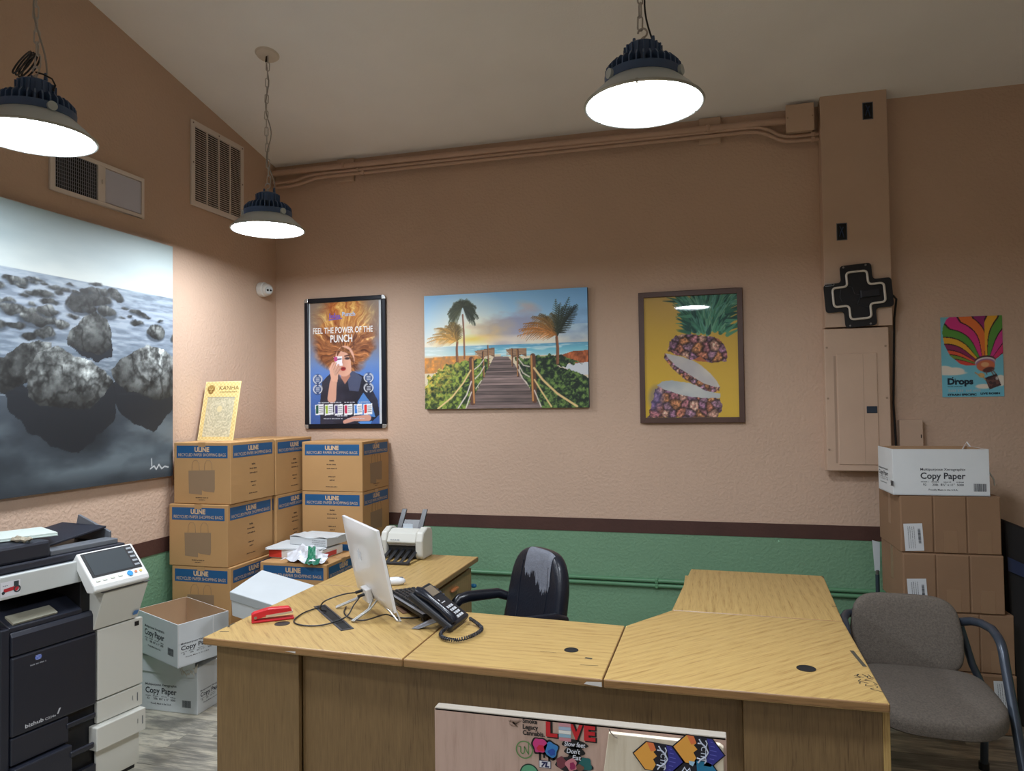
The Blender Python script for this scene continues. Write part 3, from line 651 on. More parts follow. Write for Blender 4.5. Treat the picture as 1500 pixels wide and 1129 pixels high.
    for pts, w_ in (([(465, 745), (400, 850), (300, 970), (170, 1068)], .014), ([(470, 840), (430, 950), (350, 1068)], .012), ([(470, 930), (420, 1068)], .01), ([(500, 735), (545, 700), (580, 655)], .009), ([(505, 815), (550, 770), (585, 710)], .009), ([(1010, 730), (1080, 830), (1200, 950), (1360, 1060)], .018), ([(1012, 830), (1070, 930), (1150, 1060)], .013), ([(1010, 920), (1065, 1060)], .01), ([(970, 718), (920, 705), (880, 650)], .009), ([(970, 805), (915, 770), (880, 700)], .009), ([(960, 880), (900, 800), (875, 740)], .008), ([(510, 900), (560, 830)], .008)):
        p.put(p.path([q(*k) for k in pts], w_), (216, 188, 130) if pts[0][0] > 460 and pts[0][0] < 1200 and w_ > .012 else (206, 196, 186))
    # palms
    rng = random.Random(5)
    def palm(trunk, crown, n, a0, a1, ln, c1, c2, tw, droop, windx=0., lf=.07):
        p.put(p.path([q(*k) for k in trunk], tw*1.25, tw), (112, 76, 52)); p.put(p.path([(q(*k)[0]+tw*.2, q(*k)[1]) for k in trunk], tw*.5), (150, 92, 60))
        cx, cy = q(*crown)
        for k in range(n):
            f = k/(n-1); a = math.radians(a0+(a1-a0)*f+rng.uniform(-5, 5)); l = ln*rng.uniform(.8, 1.1); pts = []
            for j in range(15):
                t_ = j/14; pts.append((cx+math.cos(a)*l*t_+windx*t_*t_*l, cy-math.sin(a)*l*t_+droop*l*t_*t_))
            c = A(*c1)*(1-f)+A(*c2)*f
            for j in range(1, 15):
                bx, by = pts[j]; px_, py_ = pts[j-1]; dx, dy = bx-px_, by-py_; h = math.hypot(dx, dy)+1e-9; ux, uy = dx/h, dy/h; s_ = lf*math.sin(PI*min(1, .25+.75*j/14))*rng.uniform(.8, 1.2)+.01
                for sg in (-1, 1): p.put(p.line(bx, by, bx+ux*s_*.8-uy*s_*.45*sg, by+uy*s_*.8+ux*s_*.45*sg+.45*s_, .006, .003)*.85, c*rng.uniform(.65, 1.2))
            p.put(p.path(pts[::2], .006, .003), c*.8)
    palm([(412, 640), (410, 450), (400, 270)], (400, 205), 17, -35, 215, .13, (40, 50, 34), (70, 76, 44), .013, .6, 0, .055)
    palm([(348, 665), (345, 560), (350, 500)], (352, 500), 14, 78, 150, .27, (92, 76, 26), (226, 168, 76), .018, .42, -.15, .075)
    palm([(1205, 690), (1208, 560), (1200, 470)], (1205, 460), 16, 92, 150, .33, (90, 80, 44), (206, 132, 62), .022, .4, -.12, .08)
    palm([(1205, 480), (1205, 450)], (1208, 455), 12, 58, 92, .34, (28, 38, 38), (56, 66, 48), .012, .12, .02, .08)
    p.a = np.clip(p.a*1.1, 0, 255)
    return p
bc = thing('beach_canvas', 'wide canvas print of a palm-lined boardwalk leading to the sea', 'picture', (1.765, 0, 1.593))
mb = MB(); mb.box(-.573, .573, -.032, -.002, 0, .788); mb.build('canvas_wrap', M('canvas_side_blue', (66, 84, 104), .6), bc, bevel=.003)
paint_beach().sheet('printed_face', printmat('beach_print', .5), bc, basis((0, -.0328, .394), (1, 0, 0), (0, 0, 1)), 1.144, .786)

# ---- pineapple print in a brown frame
def paint_pine():
    asp = .75; p = Pic(200, 262, asp)
    def q(x, y): return ((x-70)/752*asp, (y-95)/960)
    p.a = p.vgrad([(0, (226, 190, 110)), (.5, (236, 196, 78)), (1, (240, 202, 70))]); p.put(np.clip((p.n(2, 2, 2, 3)-.5)*1.2, 0, .4), (240, 200, 70)); p.put(np.clip((p.Y-.55)*1., 0, .3)*(p.X < .2), (244, 208, 40))
    rng = random.Random(3)
    # leaves of the crown, back to front
    for k in range(230):
        t_ = k/229; y = 130+270*t_+rng.uniform(-30, 10); x = 590+rng.uniform(-1, 1)*(190-70*t_); a = math.radians(90-(x-590)*.42+rng.uniform(-22, 22)); l = rng.uniform(90, 190)*(1.1-.45*t_)
        x1, y1 = x+l*math.cos(a), y-l*math.sin(a)*.95; c = A(*rng.choice(((64, 134, 108), (96, 172, 138), (44, 100, 92), (132, 196, 160), (76, 148, 126), (110, 180, 160)))); p.put(p.line(*q(x, y), *q(x1, y1), rng.uniform(.028, .046), .004)*.92, c)
        p.put(p.line(*q(x+4, y), *q(x1, y1), .006, .002)*.6, c*.55)
    for k in range(26):
        s_ = -1 if k < 11 else 1; y = 190+rng.uniform(0, 220); x = 590+s_*150; p.put(p.line(*q(x, y+20), *q(x+s_*rng.uniform(60, 190 if s_ > 0 else 110), y-rng.uniform(-20, 90 if s_ > 0 else 50)), .03, .003)*.9, A(*rng.choice(((58, 128, 104), (96, 172, 140), (40, 92, 86)))))
    ex, ey = 24., 24.; wx = p.n(8, 8, 7, 3)*.05; wy = p.n(8, 8, 9, 3)*.05
    def skin(mask, sc=11., warm=1.):
        sc = sc*1.25
        rs = np.random.RandomState(4); u = (p.X+wx)*sc; v = (p.Y+wy)*sc*1.05; iu = np.floor(u).astype(int); iv = np.floor(v).astype(int); best = np.full(u.shape, 9.); sec = best.copy(); cid = np.zeros(u.shape, int); jt = rs.rand(40, 40, 2)
        for a in (-1, 0, 1):
            for b in (-1, 0, 1):
                ci, cj = (iv+a) % 40, (iu+b) % 40; d = np.hypot(iu+b+.2+.6*jt[ci, cj, 0]+.5*((iv+a) % 2)-.25-u, iv+a+.2+.6*jt[ci, cj, 1]-v)
                m = d < best; sec = np.where(m, best, np.minimum(sec, d)); cid = np.where(m, ci*40+cj, cid); best = np.where(m, d, best)
        e = np.clip((sec-best)*2.2, 0, 1); pal = A(*[(206, 140, 96), (176, 116, 124), (214, 164, 146), (150, 110, 136), (190, 122, 98), (166, 128, 148)]).reshape(6, 3); c = pal[cid % 6]
        sp = p.n(70, 70, 11, 2); sp2 = p.n(110, 110, 12, 2); c = c*(.5+.6*e[..., None])*(.45+1.05*sp[..., None])*(.7+.6*sp2[..., None]); p.put(mask, c)
    wob = (p.n(40, 40, 15, 2)-.5)*.03
    skin(p.poly([q(250, 520), q(275, 450), q(330, 405), q(420, 395), q(520, 410), q(620, 430), q(670, 440), q(715, 490), q(745, 590), q(730, 625), q(600, 622), q(500, 612), q(430, 590), q(330, 560)], wob, wob))
    p.put(p.poly([q(470, 600), q(520, 575), q(585, 622), q(500, 614)]), (206, 120, 80))
    # tilted slice
    skin(p.poly([q(225, 575), q(240, 545), q(300, 600), q(480, 740), q(640, 800), q(680, 820), q(672, 858), q(600, 862), q(500, 820), q(380, 740), q(290, 660)], wob, wob), 22)
    p.put(p.poly([q(245, 548), q(330, 565), q(450, 600), q(520, 640), q(600, 710), q(650, 770), q(672, 815), q(640, 822), q(540, 785), q(440, 720), q(330, 650), q(270, 590)], wob*.5, wob*.5), mixc(A(238, 232, 222), A(206, 202, 204), np.clip(p.n(7, 7, 17, 4)*1.6-.4, 0, 1)))
    # base
    skin(p.poly([q(90, 1060), q(110, 980), q(140, 860), q(170, 800), q(240, 830), q(400, 880), q(560, 905), q(670, 905), q(690, 960), q(660, 1030), q(600, 1060)], wob, wob), 12)
    p.put(p.poly([q(165, 795), q(210, 768), q(300, 762), q(400, 775), q(480, 800), q(560, 845), q(680, 872), q(672, 905), q(560, 905), q(430, 890), q(330, 865), q(230, 832)], wob*.4, wob*.4), mixc(A(236, 236, 228), A(196, 204, 208), np.clip(p.n(5, 9, 19, 3)*2-.6, 0, 1)))
    cx, cy = q(160, 900); p.put(np.clip(1-np.hypot((p.X-cx)/.08, (p.Y-cy)/.13), 0, .45), (110, 110, 190))
    return p
pf = thing('pineapple_print', 'framed print of a sliced pineapple on yellow behind glass', 'picture', (2.986, 0, 1.489))
m_pf = M('brown_frame', (82, 56, 46), .45, var=.1)
mb = MB()
for (x0, x1, z0, z1) in ((-.32, -.286, 0, .836), (.286, .32, 0, .836), (-.286, .286, 0, .034), (-.286, .286, .802, .836)): mb.box(x0, x1, -.03, -.001, z0, z1)
mb.build('frame', m_pf, pf, bevel=.003)
mb = MB(); mb.box(-.288, .288, -.014, -.001, .032, .804); mb.build('backing', M('backing_board', (120, 100, 60), .7), pf)
paint_pine().sheet('printed_face', printmat('pineapple_ink', .6), pf, basis((0, -.0148, .418), (1, 0, 0), (0, 0, 1)), .573, .77)
mb = MB(); mb.box(-.287, .287, -.0205, -.0185, .033, .803); mb.build('glass_pane', glassmat(), pf)

# ---- poster in a snap frame
def paint_punch():
    asp = .611; p = Pic(160, 262, asp)
    def q(x, y): return ((x-65)/965, (y-95)/965)
    p.a = p.vgrad([(0, (150, 128, 110)), (.3, (140, 126, 126)), (.5, (110, 140, 190)), (.62, (84, 130, 206)), (.8, (70, 108, 176)), (1, (62, 96, 160))])
    ang = np.arctan2(p.Y-.4, p.X-.3); rad = np.hypot(p.X-.3, (p.Y-.42)*.9); cw = p.n(5, 5, 41, 4)*1.5; strands = vnoise(ang*1.6+rad*1.2+cw*1.1, rad*2.2+cw, 6, 4, 5, 5, .6); fl = p.n(5, 9, 8, 4)
    hair = mixc(A(92, 46, 24), A(214, 142, 84), np.clip(strands*2.2-.6, 0, 1)); flame = mixc(A(176, 84, 30), A(250, 206, 112), np.clip(strands*2.4-.7, 0, 1))
    c = mixc(hair, flame, np.clip((.3-p.Y)*5, 0, 1))
    wob = (fl-.5)*.12
    m = p.ell(.3, .33, .285, .235, 0, .05, wob, wob); m = np.maximum(m, np.clip((.34-p.Y)*9, 0, 1)*np.clip(1.6-np.abs(p.X-.31)/.2, 0, 1)); p.put(m, c)
    p.put(np.clip((.1-p.Y)*10, 0, .8)*np.clip(np.abs(p.X-.31)/.12-1, 0, 1), (150, 134, 122)); p.put(np.clip((strands-.62)*6, 0, .8)*(p.Y < .32)*m, (255, 226, 150))
    # coat and shoulders
    p.put(p.poly([q(150, 1060), q(150, 860), q(165, 720), q(230, 660), q(300, 640), q(330, 690), q(430, 640), q(520, 680), q(580, 760), q(640, 870), q(655, 980), q(560, 1060)]), mixc(A(34, 36, 50), A(62, 64, 84), np.clip(p.n(9, 9, 4, 4)*1.6-.4, 0, 1)))
    p.put(p.poly([q(380, 660), q(440, 640), q(510, 690), q(480, 800), q(400, 790)]), (76, 84, 112))
    p.put(p.poly([q(520, 810), q(590, 900), q(620, 1000), q(480, 980), q(470, 880)])*1., (84, 136, 200))
    # neck, face
    p.put(p.poly([q(330, 640), q(400, 600), q(410, 680), q(365, 740), q(330, 690)]), (186, 130, 108)); p.put(p.ell(*q(362, 560), .088, .125, .06), (226, 176, 152)); p.put(p.ell(*q(330, 590), .05, .09, .06, .05)*.5, (200, 140, 116))
    p.put(p.poly([q(300, 480), q(340, 445), q(400, 470), q(440, 540), q(455, 640), q(420, 640), q(415, 560), q(385, 500), q(330, 480), q(295, 530)]), hair*.9)
    p.put(p.line(*q(365, 522), *q(405, 515), .012), (92, 56, 48)); p.put(p.ell(*q(385, 540), .022, .01), (60, 44, 48)); p.put(p.line(*q(350, 540), *q(345, 585), .008), (196, 140, 120)); p.put(p.ell(*q(350, 620), .023, .016), (160, 36, 40)); p.put(p.line(*q(330, 618), *q(370, 616), .005), (90, 16, 24)); p.put(p.ell(*q(312, 538), .02, .009), (60, 44, 48))
    # raised arm and hand, holding a white pack
    p.put(p.path([q(250, 850), q(262, 740), q(282, 650)], .078, .052), (214, 164, 142)); p.put(p.poly([q(232, 640), q(250, 575), q(300, 570), q(310, 640), q(300, 720), q(250, 715)]), (224, 174, 150))
    p.put(p.poly([q(268, 525), q(340, 520), q(344, 595), q(290, 600)]), (240, 236, 240)); p.put(p.poly([q(270, 527), q(298, 525), q(302, 560), q(274, 562)]), (190, 70, 130)); p.put(p.line(*q(305, 545), *q(332, 543), .01), (70, 70, 90))
    for k, (x0, y0, x1, y1) in enumerate(((240, 620, 262, 575), (258, 625, 285, 575), (275, 640, 308, 590), (285, 660, 325, 610))): p.put(p.line(*q(x0, y0), *q(x1, y1), .026, .019), A(230, 180, 156)*(1-.04*k)); p.put(p.line(*q(x0+9, y0), *q(x1+8, y1), .004), (170, 116, 98))
    p.put(p.path([q(360, 1035), q(440, 1010), q(560, 1005)], .03, .05), (214, 160, 140)); p.put(p.poly([q(470, 1035), q(590, 1030), q(580, 1056), q(500, 1056)]), (90, 150, 220))
    # award wreaths
    for (x, y) in ((128, 700), (128, 778), (565, 697), (565, 775)):
        cx, cy = q(x, y); p.put(p.ell(cx, cy, .046, .045, 0, .01)*.5, (44, 48, 66))
        for sg in (-1, 1):
            for k in range(9):
                a = math.radians(-70+k*17); bx, by = cx+sg*.036*math.cos(a), cy+.033*math.sin(a); p.put(p.line(bx, by, bx+sg*.008, by-.007, .009, .003), (228, 230, 232))
        for k in range(3): p.put(p.line(cx-.014, cy-.013+k*.013, cx+.014, cy-.013+k*.013, .008)*.8, (214, 216, 222))
    # product packs
    for k, c in enumerate(((34, 96, 70), (160, 190, 60), (70, 60, 120), (196, 50, 90), (70, 140, 220), (220, 50, 44))):
        x = 105+k*83; yo = -abs(k-2.5)*1.2; p.put(p.poly([q(x, 902+yo), q(x+72, 896+yo), q(x+74, 978+yo), q(x+2, 985+yo)]), (236, 238, 240)); p.put(p.poly([q(x+6, 908+yo), q(x+28, 906+yo), q(x+29, 970+yo), q(x+8, 972+yo)]), c)
        for j in range(4): p.put(p.line(*q(x+36, 918+j*14+yo), *q(x+66, 916+j*14+yo), .005), (90, 92, 100))
    return p
ps_ = thing('framed_poster', 'black snap-frame poster of a woman with flaming hair and white lettering', 'poster', (.5705, 0, 1.461))
m_bf = M('black_aluminium', (22, 26, 36), .3, metal=.3); m_corner = M('chrome_corner', (190, 192, 190), .25, metal=.8)
W2, HH = .3235, .948
mb = MB()
for (x0, x1, z0, z1) in ((-W2, -W2+.03, .03, HH-.03), (W2-.03, W2, .03, HH-.03), (-W2+.03, W2-.03, 0, .03), (-W2+.03, W2-.03, HH-.03, HH)): mb.box(x0, x1, -.022, -.001, z0, z1)
mb.build('frame', m_bf, ps_, bevel=.004)
for sx in (-1, 1):
    for z in (0, HH):
        pts = [(sx*(W2-.03), 0), (sx*W2, 0)] ; sg = 1 if z == 0 else -1; r = .02
        arc = [(sx*(W2-r+r*math.sin(a)), r-r*math.cos(a)) for a in [i*PI/12 for i in range(7)]]
        pts = [(sx*(W2-.03), 0)]+arc+[(sx*W2, .03), (sx*(W2-.03), .03)]
        mb = MB(); mb.prism([(x, z+sg*zz) for x, zz in pts], 0, .023, basis((0, -.0005, 0), (1, 0, 0), (0, 0, 1))); mb.build('corner_piece', m_corner, ps_, bevel=.002)
mb = MB(); mb.box(-W2+.02, W2-.02, -.008, -.001, .02, HH-.02); mb.build('backing', M('poster_white_border', (208, 212, 214), .5), ps_)
pw, ph = .548, .89; cx0 = -.008
paint_punch().sheet('printed_face', printmat('poster_ink', .35), ps_, basis((cx0, -.0088, HH/2-.004), (1, 0, 0), (0, 0, 1)), pw, ph)
def pq(x, y, lift=.0006): return basis((cx0-pw/2+(x-65)/590*pw, -.0092, HH/2-.004+ph/2-(y-95)/965*ph), (1, 0, 0), (0, 0, 1))
mb = MB(); add_text(mb, 'FEEL THE POWER OF THE', pq(347, 338), .042, .478, .018); add_text(mb, 'PUNCH', pq(336, 410), .052, .175, .02); mb.build('headline', ink('poster_white_ink', (240, 240, 238)), ps_)
mb = MB(); add_text(mb, 'Punch', pq(400, 208), .03, .105, .03); mb.build('logo_word', ink('poster_pale_blue', (190, 206, 236)), ps_)
mb = MB(); r_ = random.Random(4)
for k in range(7):
    x0 = 238+k*14; rect(mb, pq(x0, 205), -.0045, .0045, -.016+.002*(k % 2), (.022 if k in (0, 3) else .008), .0005)
mb.add([(-.06, -.006, .0005), (.05, .004, .0005), (.05, .010, .0005), (-.055, .004, .0005)], [(0, 1, 2, 3)], pq(292, 232)); mb.build('logo_script', ink('poster_purple', (118, 88, 190)), ps_)
mb = MB()
for k, x in enumerate((180, 285, 405, 530)): smallprint(mb, pq(x, 886), .085, .0075, k+5)
smallprint(mb, pq(345, 992), .09, .01, 11); smallprint(mb, pq(260, 1013), .15, .008, 12); smallprint(mb, pq(460, 1013), .14, .008, 13); mb.build('small_print', ink('poster_grey_ink', (206, 210, 220)), ps_)
mb = MB(); mb.box(-W2+.026, W2-.026, -.0125, -.0115, .026, HH-.026); mb.build('cover_sheet', glassmat('cover_sheet', 1.18), ps_)

# ---- balloon poster
def paint_balloon():
    asp = .675; p = Pic(118, 172, asp)
    def q(x, y): return ((x-125)/690*asp, (y-130)/870)
    p.a = p.vgrad([(0, (118, 186, 200)), (1, (120, 200, 222))])
    for (x, y, rx, ry) in ((150, 710, 110, 50), (270, 720, 110, 40), (240, 740, 160, 24), (590, 890, 90, 26), (780, 830, 60, 60), (560, 880, 40, 12)): p.put(p.ell(*q(x, y), rx*.00098, ry*.00115), (236, 228, 214))
    ax, ay = q(620, 660); bx, by = q(500, 240)
    env = p.poly([q(140, 300), q(150, 230), q(190, 155), q(240, 120), q(500, 90), q(900, 90), q(900, 480), q(800, 550), q(720, 610), q(600, 690), q(460, 680), q(330, 640), q(220, 550), q(160, 430)])
    u = np.degrees(np.arctan2(ay-p.Y, p.X-ax)); curve = u+np.sin(np.clip(np.hypot(p.X-ax, p.Y-ay)/.6, 0, 1)*PI)*np.where(u > 90, 14, -8)
    edges = [-20, 12, 30, 46, 62, 76, 88, 102, 116, 130, 143, 154, 164, 172, 180, 200]
    cols = [(206, 60, 50), (232, 96, 80), (214, 50, 110), (206, 60, 140), (88, 150, 60), (230, 168, 50), (150, 40, 110), (232, 118, 54), (214, 50, 130), (88, 150, 60), (230, 168, 50), (140, 40, 90), (226, 90, 60), (120, 150, 60), (214, 70, 60)]
    for k in range(15): p.put(env*(curve >= edges[k])*(curve < edges[k+1]), cols[k])
    for e in edges[1:-1]: p.put(env*(np.abs(curve-e) < .9), (60, 30, 40))
    p.put(p.ell(*q(612, 612), .115, .062, -.12), (70, 44, 50)); p.put(p.ell(*q(614, 628), .112, .06, -.12), (226, 220, 216)); p.put(p.ell(*q(616, 640), .105, .055, -.12), (160, 110, 150)); p.put(p.ell(*q(620, 668), .1, .072, -.12), (206, 112, 78)); p.put(p.ell(*q(612, 655), .045, .03), (226, 168, 120)); p.put(p.ell(*q(650, 712), .065, .032, -.25), (92, 52, 50))
    for (a, b) in (((630, 760), (620, 735)), ((730, 760), (690, 710)), ((700, 765), (680, 730))): p.put(p.line(*q(*a), *q(*b), .012), (120, 90, 80))
    p.put(p.poly([q(605, 805), q(740, 760), q(785, 880), q(655, 925)]), (76, 54, 58)); tx = p.n(40, 40, 4, 2); p.put(p.poly([q(615, 815), q(735, 775), q(775, 870), q(660, 912)])*(tx > .52), (112, 78, 72)); p.put(p.poly([q(600, 800), q(740, 756), q(748, 776), q(610, 822)]), (56, 40, 46))
    p.put(p.ell(*q(570, 770), .035, .03, .3), (214, 172, 110)); p.put(p.line(*q(550, 775), *q(500, 740), .014), (196, 150, 96)); p.put(p.line(*q(590, 790), *q(610, 815), .014), (196, 150, 96)); p.put(p.ell(*q(740, 805), .016, .02), (196, 190, 186))
    return p
bl_ = thing('balloon_poster', 'bright paper poster of a striped hot air balloon taped to the wall', 'poster', (4.558, -.002, 1.629))
mb = MB(); mb.box(-.157, .157, -.002, .001, 0, .464); mb.build('paper', M('poster_paper', (150, 196, 206), .6), bl_)
paint_balloon().sheet('printed_face', printmat('balloon_ink', .5), bl_, basis((0, -.0026, .232), (1, 0, 0), (0, 0, 1)), .313, .463)
def bq(x, y): return basis(((x-470)/690*.313, -.003, .464-(y-130)/870*.464), (1, 0, 0), (0, 0, 1))
mb = MB(); add_text(mb, 'Drops', bq(330, 862), .034, .132, .05)
for x, y, r in ((245, 790, .004), (272, 806, .003)): mb.lathe([(.0001, .0006), (r, .0006)], 8, bq(x, y))
mb.build('title', ink('balloon_navy_ink', (20, 40, 58)), bl_)
mb = MB(); smallprint(mb, bq(270, 890), .078, .004, 2); mb.build('small_print', ink('balloon_navy_ink', (20, 40, 58)), bl_)
for t_, x_, y_, w_ in (('STRAIN SPECIFIC', 345, 985, .148), ('LIVE ROSIN', 660, 975, .098)): mb = MB(); add_text(mb, t_, bq(x_, y_), .0105, w_, .05); mb.build('caption', ink('balloon_navy_ink', (20, 40, 58)), bl_)
mb = MB(); smallprint(mb, bq(380, 945), .17, .017, 9); mb.build('script_line', ink('balloon_pale_ink', (168, 196, 206)), bl_)

# ------------------------------------------------------------------ cartons
m_card = M('kraft_cardboard', (180, 139, 90), .75, var=.06, vscale=3, bump=.05, bscale=150)
m_card2 = M('brown_cardboard', (136, 106, 80), .75, var=.06, vscale=4, bump=.05, bscale=150)
m_cardin = M('inner_cardboard', (176, 142, 108), .8, var=.05)
m_blueband = M('blue_print_band', (26, 82, 128), .55)
m_tan = M('tan_lettering', (206, 174, 134), .7)
m_bag = M('bag_print_grey', (142, 116, 88), .7)
m_bagl = M('bag_print_line', (150, 112, 72), .7)
m_pblk = M('box_black_ink', (58, 48, 42), .7)
m_tape = M('kraft_tape', (176, 136, 90), .28); m_tape2 = M('brown_tape', (142, 112, 86), .35)
m_boxwhite = M('white_box_board', (214, 219, 222), .6, var=.03, vscale=5)
m_boxink = M('charcoal_box_ink', (52, 56, 64), .6)
m_paper = M('white_paper', (200, 204, 206), .7)
def face(o, n, w, h):
    """matrix for the middle of a vertical face with outward normal n through point o"""
    n = Vector(n); u = Vector((0, 0, 1)); return basis(o, u.cross(n), u)
def bagprint(par, m, s, seed=0):
    mb = MB(); mb.add([(-.075*s, -.062*s, .0005), (.0*s, -.068*s, .0005), (0, .052*s, .0005), (-.078*s, .05*s, .0005)], [(0, 1, 2, 3)], m)
    mb.add([(.0, -.045*s, .0005), (.012*s, -.05*s, .0005), (.07*s, -.055*s, .0005), (.074*s, -.04*s, .0005), (.074*s, .054*s, .0005), (0, .052*s, .0005)], [(0, 1, 2, 3, 4, 5)], m)
    b = mb.build('bag_print', m_bag, par)
    for cx in (-.036, .037):
        mb = MB(); pts = [(cx-.022, .052), (cx-.02, .085), (cx-.01, .1), (cx+.01, .1), (cx+.02, .085), (cx+.022, .052)]
        mb.tube([m @ Vector((x*s, y*s, .0006)) for x, y in pts], .0012, 4); mb.build('handle_line', m_bag, b)
def bands(par, m, w, kind, H, big):
    bw = w*.9; y1 = H/2-.018; y0 = y1-.072
    mb = MB(); rect(mb, m, -bw/2, bw/2, y0, y1); bd = mb.build('printed_band', m_blueband, par)
    mb = MB(); add_text(mb, 'ULINE', m @ T(0, y0+.037), .026, .1, .045); mb.build('maker_lettering', m_tan, bd); mb = MB(); add_text(mb, 'RECYCLED PAPER SHOPPING BAGS', m @ T(0, y0+.010), .018, bw*.93, .0); mb.build('lettering', m_tan, bd)
    mb = MB()
    if kind == 'bag':
        bagprint(par, m @ T(0, -.045), 1.18); smallprint(mb, m @ T(0, -H/2+.033), .085, .006, 1); smallprint(mb, m @ T(0, -H/2+.021), .045, .005, 2)
    else:
        for k, (y, wd, hh) in enumerate(((.035, .035, .01), (.01, .075, .008), (-.016, .075, .008), (-.07, .055, .008), (-.092, .035, .008), (-.135, .09, .006))): smallprint(mb, m @ T(0, y), wd, hh, k+20)
    mb.build('small_print', m_pblk, par)
def bag_carton(x0, y0, z0, w, d, h, front, label, rz=0., side='text'):
    """front = kind of print on the -y face; +x face carries the other kind. (x0,y0) = front left corner"""
    o = thing('shopping_bag_carton', label, 'cardboard box', (x0, y0, z0), rz, 'cartons of paper shopping bags in the corner')
    mb = MB(); mb.box(0, w, 0, d, 0, h); mb.build('box', m_card, o, bevel=.004)
    mb = MB(); mb.box(w/2-.0015, w/2+.0015, .004, d-.004, h-.0005, h+.0006); mb.build('flap_seam', M('seam_brown', (120, 86, 52), .8), o)
    k2 = 'text' if front == 'bag' else 'bag'
    bands(o, face((w/2, 0, h/2), (0, -1, 0), w, h), w, front, h, True); bands(o, face((w, d/2, h/2), (1, 0, 0), d, h), d, k2, h, True)
    # packing tape over the bag-printed end and the top
    mb = MB(); tw = .024
    if front == 'bag': mb.box(w/2-tw, w/2+tw, -.0012, .004, h*.93, h+.0012); mb.box(w/2-tw, w/2+tw, .0, d, h-.0005, h+.0012)
    else: mb.box(w-.004, w+.0012, d/2-tw, d/2+tw, h*.93, h+.0012); mb.box(0, w, d/2-tw, d/2+tw, h-.0005, h+.0012)
    mb.build('packing_tape', m_tape, o)
    return o
HB = .354
bag_carton(.06, -1.135, 3*.3555+.001, .385, .43, HB, 'bag', 'top brown bag carton of the stack by the ocean canvas, gold card standing on it')
bag_carton(.04, -1.15, 2*.3555, .395, .44, HB, 'bag', 'second brown bag carton from the top in the stack by the ocean canvas')
bag_carton(.055, -1.145, 1*.3555, .395, .44, HB, 'bag', 'third brown bag carton down by the ocean canvas, behind the open white box')
bag_carton(.05, -1.14, 0, .395, .44, HB, 'bag', 'bottom brown bag carton of the stack by the ocean canvas')
for k, lab in enumerate(('bottom brown bag carton of the middle corner stack', 'third brown bag carton down in the middle corner stack', 'second brown bag carton in the middle corner stack, squeezed between the other stacks', 'top brown bag carton of the middle corner stack, squeezed between the other stacks')):
    bag_carton(.05, -.685 if k < 3 else -.69, k*.3545, .395, .43, .353, 'bag', lab)
zb = [0, .3835, .767-.028, 1.063]
for k, (z, h, lab) in enumerate(((0, .368, 'bottom brown bag carton of the stack under the framed poster'), (.3705, .368, 'third brown bag carton down in the stack under the framed poster'), (.741, .3195, 'second brown bag carton in the stack under the framed poster, behind the monitor'), (1.0625, .3265, 'top brown bag carton of the stack right under the framed poster'))):
    bag_carton(.47, -.425, z, .442, .4, h, 'text', lab)
bag_carton(.512, -.955, .355, .44, .4, HB, 'text', 'brown bag carton left of the desk with loose paper packs on top')
bag_carton(.515, -.95, 0, .44, .4, HB, 'text', 'bottom brown bag carton under the one with paper packs, left of the desk')

# gold card standing on the top carton
kc = thing('gold_card_sign', 'gold patterned KANHA card standing on the top carton', 'card sign', (.16, -.9, 1.4215), rot=(math.radians(-13), 0, 0))
def paint_card():
    asp = .68; p = Pic(110, 160, asp); p.a = p.vgrad([(0, (226, 204, 138)), (1, (216, 192, 128))])
    g = np.sin(p.X*90)*np.sin(p.Y*90); p.put(np.clip(g*.5, 0, .35), (246, 232, 176)); p.put(np.clip(-g*.5, 0, .3), (190, 160, 90))
    x = p.X-.34; y = p.Y-.47; r = np.hypot(x, y*.95); a = np.arctan2(y, x)
    box = (np.abs(x) < .265)*(p.Y > .27)*(p.Y < .94); mn = .5+.5*np.sin(r*130+1.6*np.cos(a*10)); mn2 = p.n(40, 40, 5, 2)
    p.put(box*1., (198, 190, 158)); p.put(box*np.clip((mn-.6)*1.6, 0, .45)*np.clip(mn2*2-.4, 0, 1), (136, 132, 118)); p.put(box*np.clip((mn2-.5)*2, 0, .6), (226, 218, 190)); p.put(box*np.clip((.42-mn2)*3, 0, .5), (150, 144, 124))
    p.put(p.ell(.34, .47, .05, .055), (214, 200, 156)); p.put((p.Y > .265)*(p.Y < .28)*(np.abs(x) < .27)*1., (150, 146, 132))
    p.put(((p.X < .012) | (p.X > .668) | (p.Y < .01) | (p.Y > .99))*1., (240, 224, 170))
    p.put(p.ell(.12, .125, .072, .062), (132, 96, 40)); p.put(p.ell(.12, .18, .045, .035), (132, 96, 40))
    for k in range(6): p.put(p.line(.07+k*.02, .075, .07+k*.02, .115, .008), (206, 178, 108))
    for sx in (-.025, .025): p.put(p.ell(.12+sx, .13, .016, .009), (224, 200, 136))
    p.put(p.line(.12, .135, .12, .165, .01), (224, 200, 136)); p.put(p.line(.1, .178, .14, .178, .007), (224, 200, 136))
    return p
mb = MB(); mb.box(-.128, .128, 0, .003, 0, .375); mb.build('board', M('card_gold', (222, 200, 134), .45), kc)
paint_card().sheet('printed_face', printmat('card_ink', .4), kc, basis((0, -.0006, .1875), (1, 0, 0), (0, 0, 1)), .255, .374)
mb = MB(); add_text(mb, 'KANHA', basis((.048, -.0008, .32), (1, 0, 0), (0, 0, 1)), .026, .14, -.004); mb.build('lettering', ink('card_brown_ink', (120, 86, 34)), kc); mb = MB(); smallprint(mb, basis((.048, -.0008, .304), (1, 0, 0), (0, 0, 1)), .12, .005, 3); mb.build('small_print', ink('card_brown_ink', (120, 86, 34)), kc)
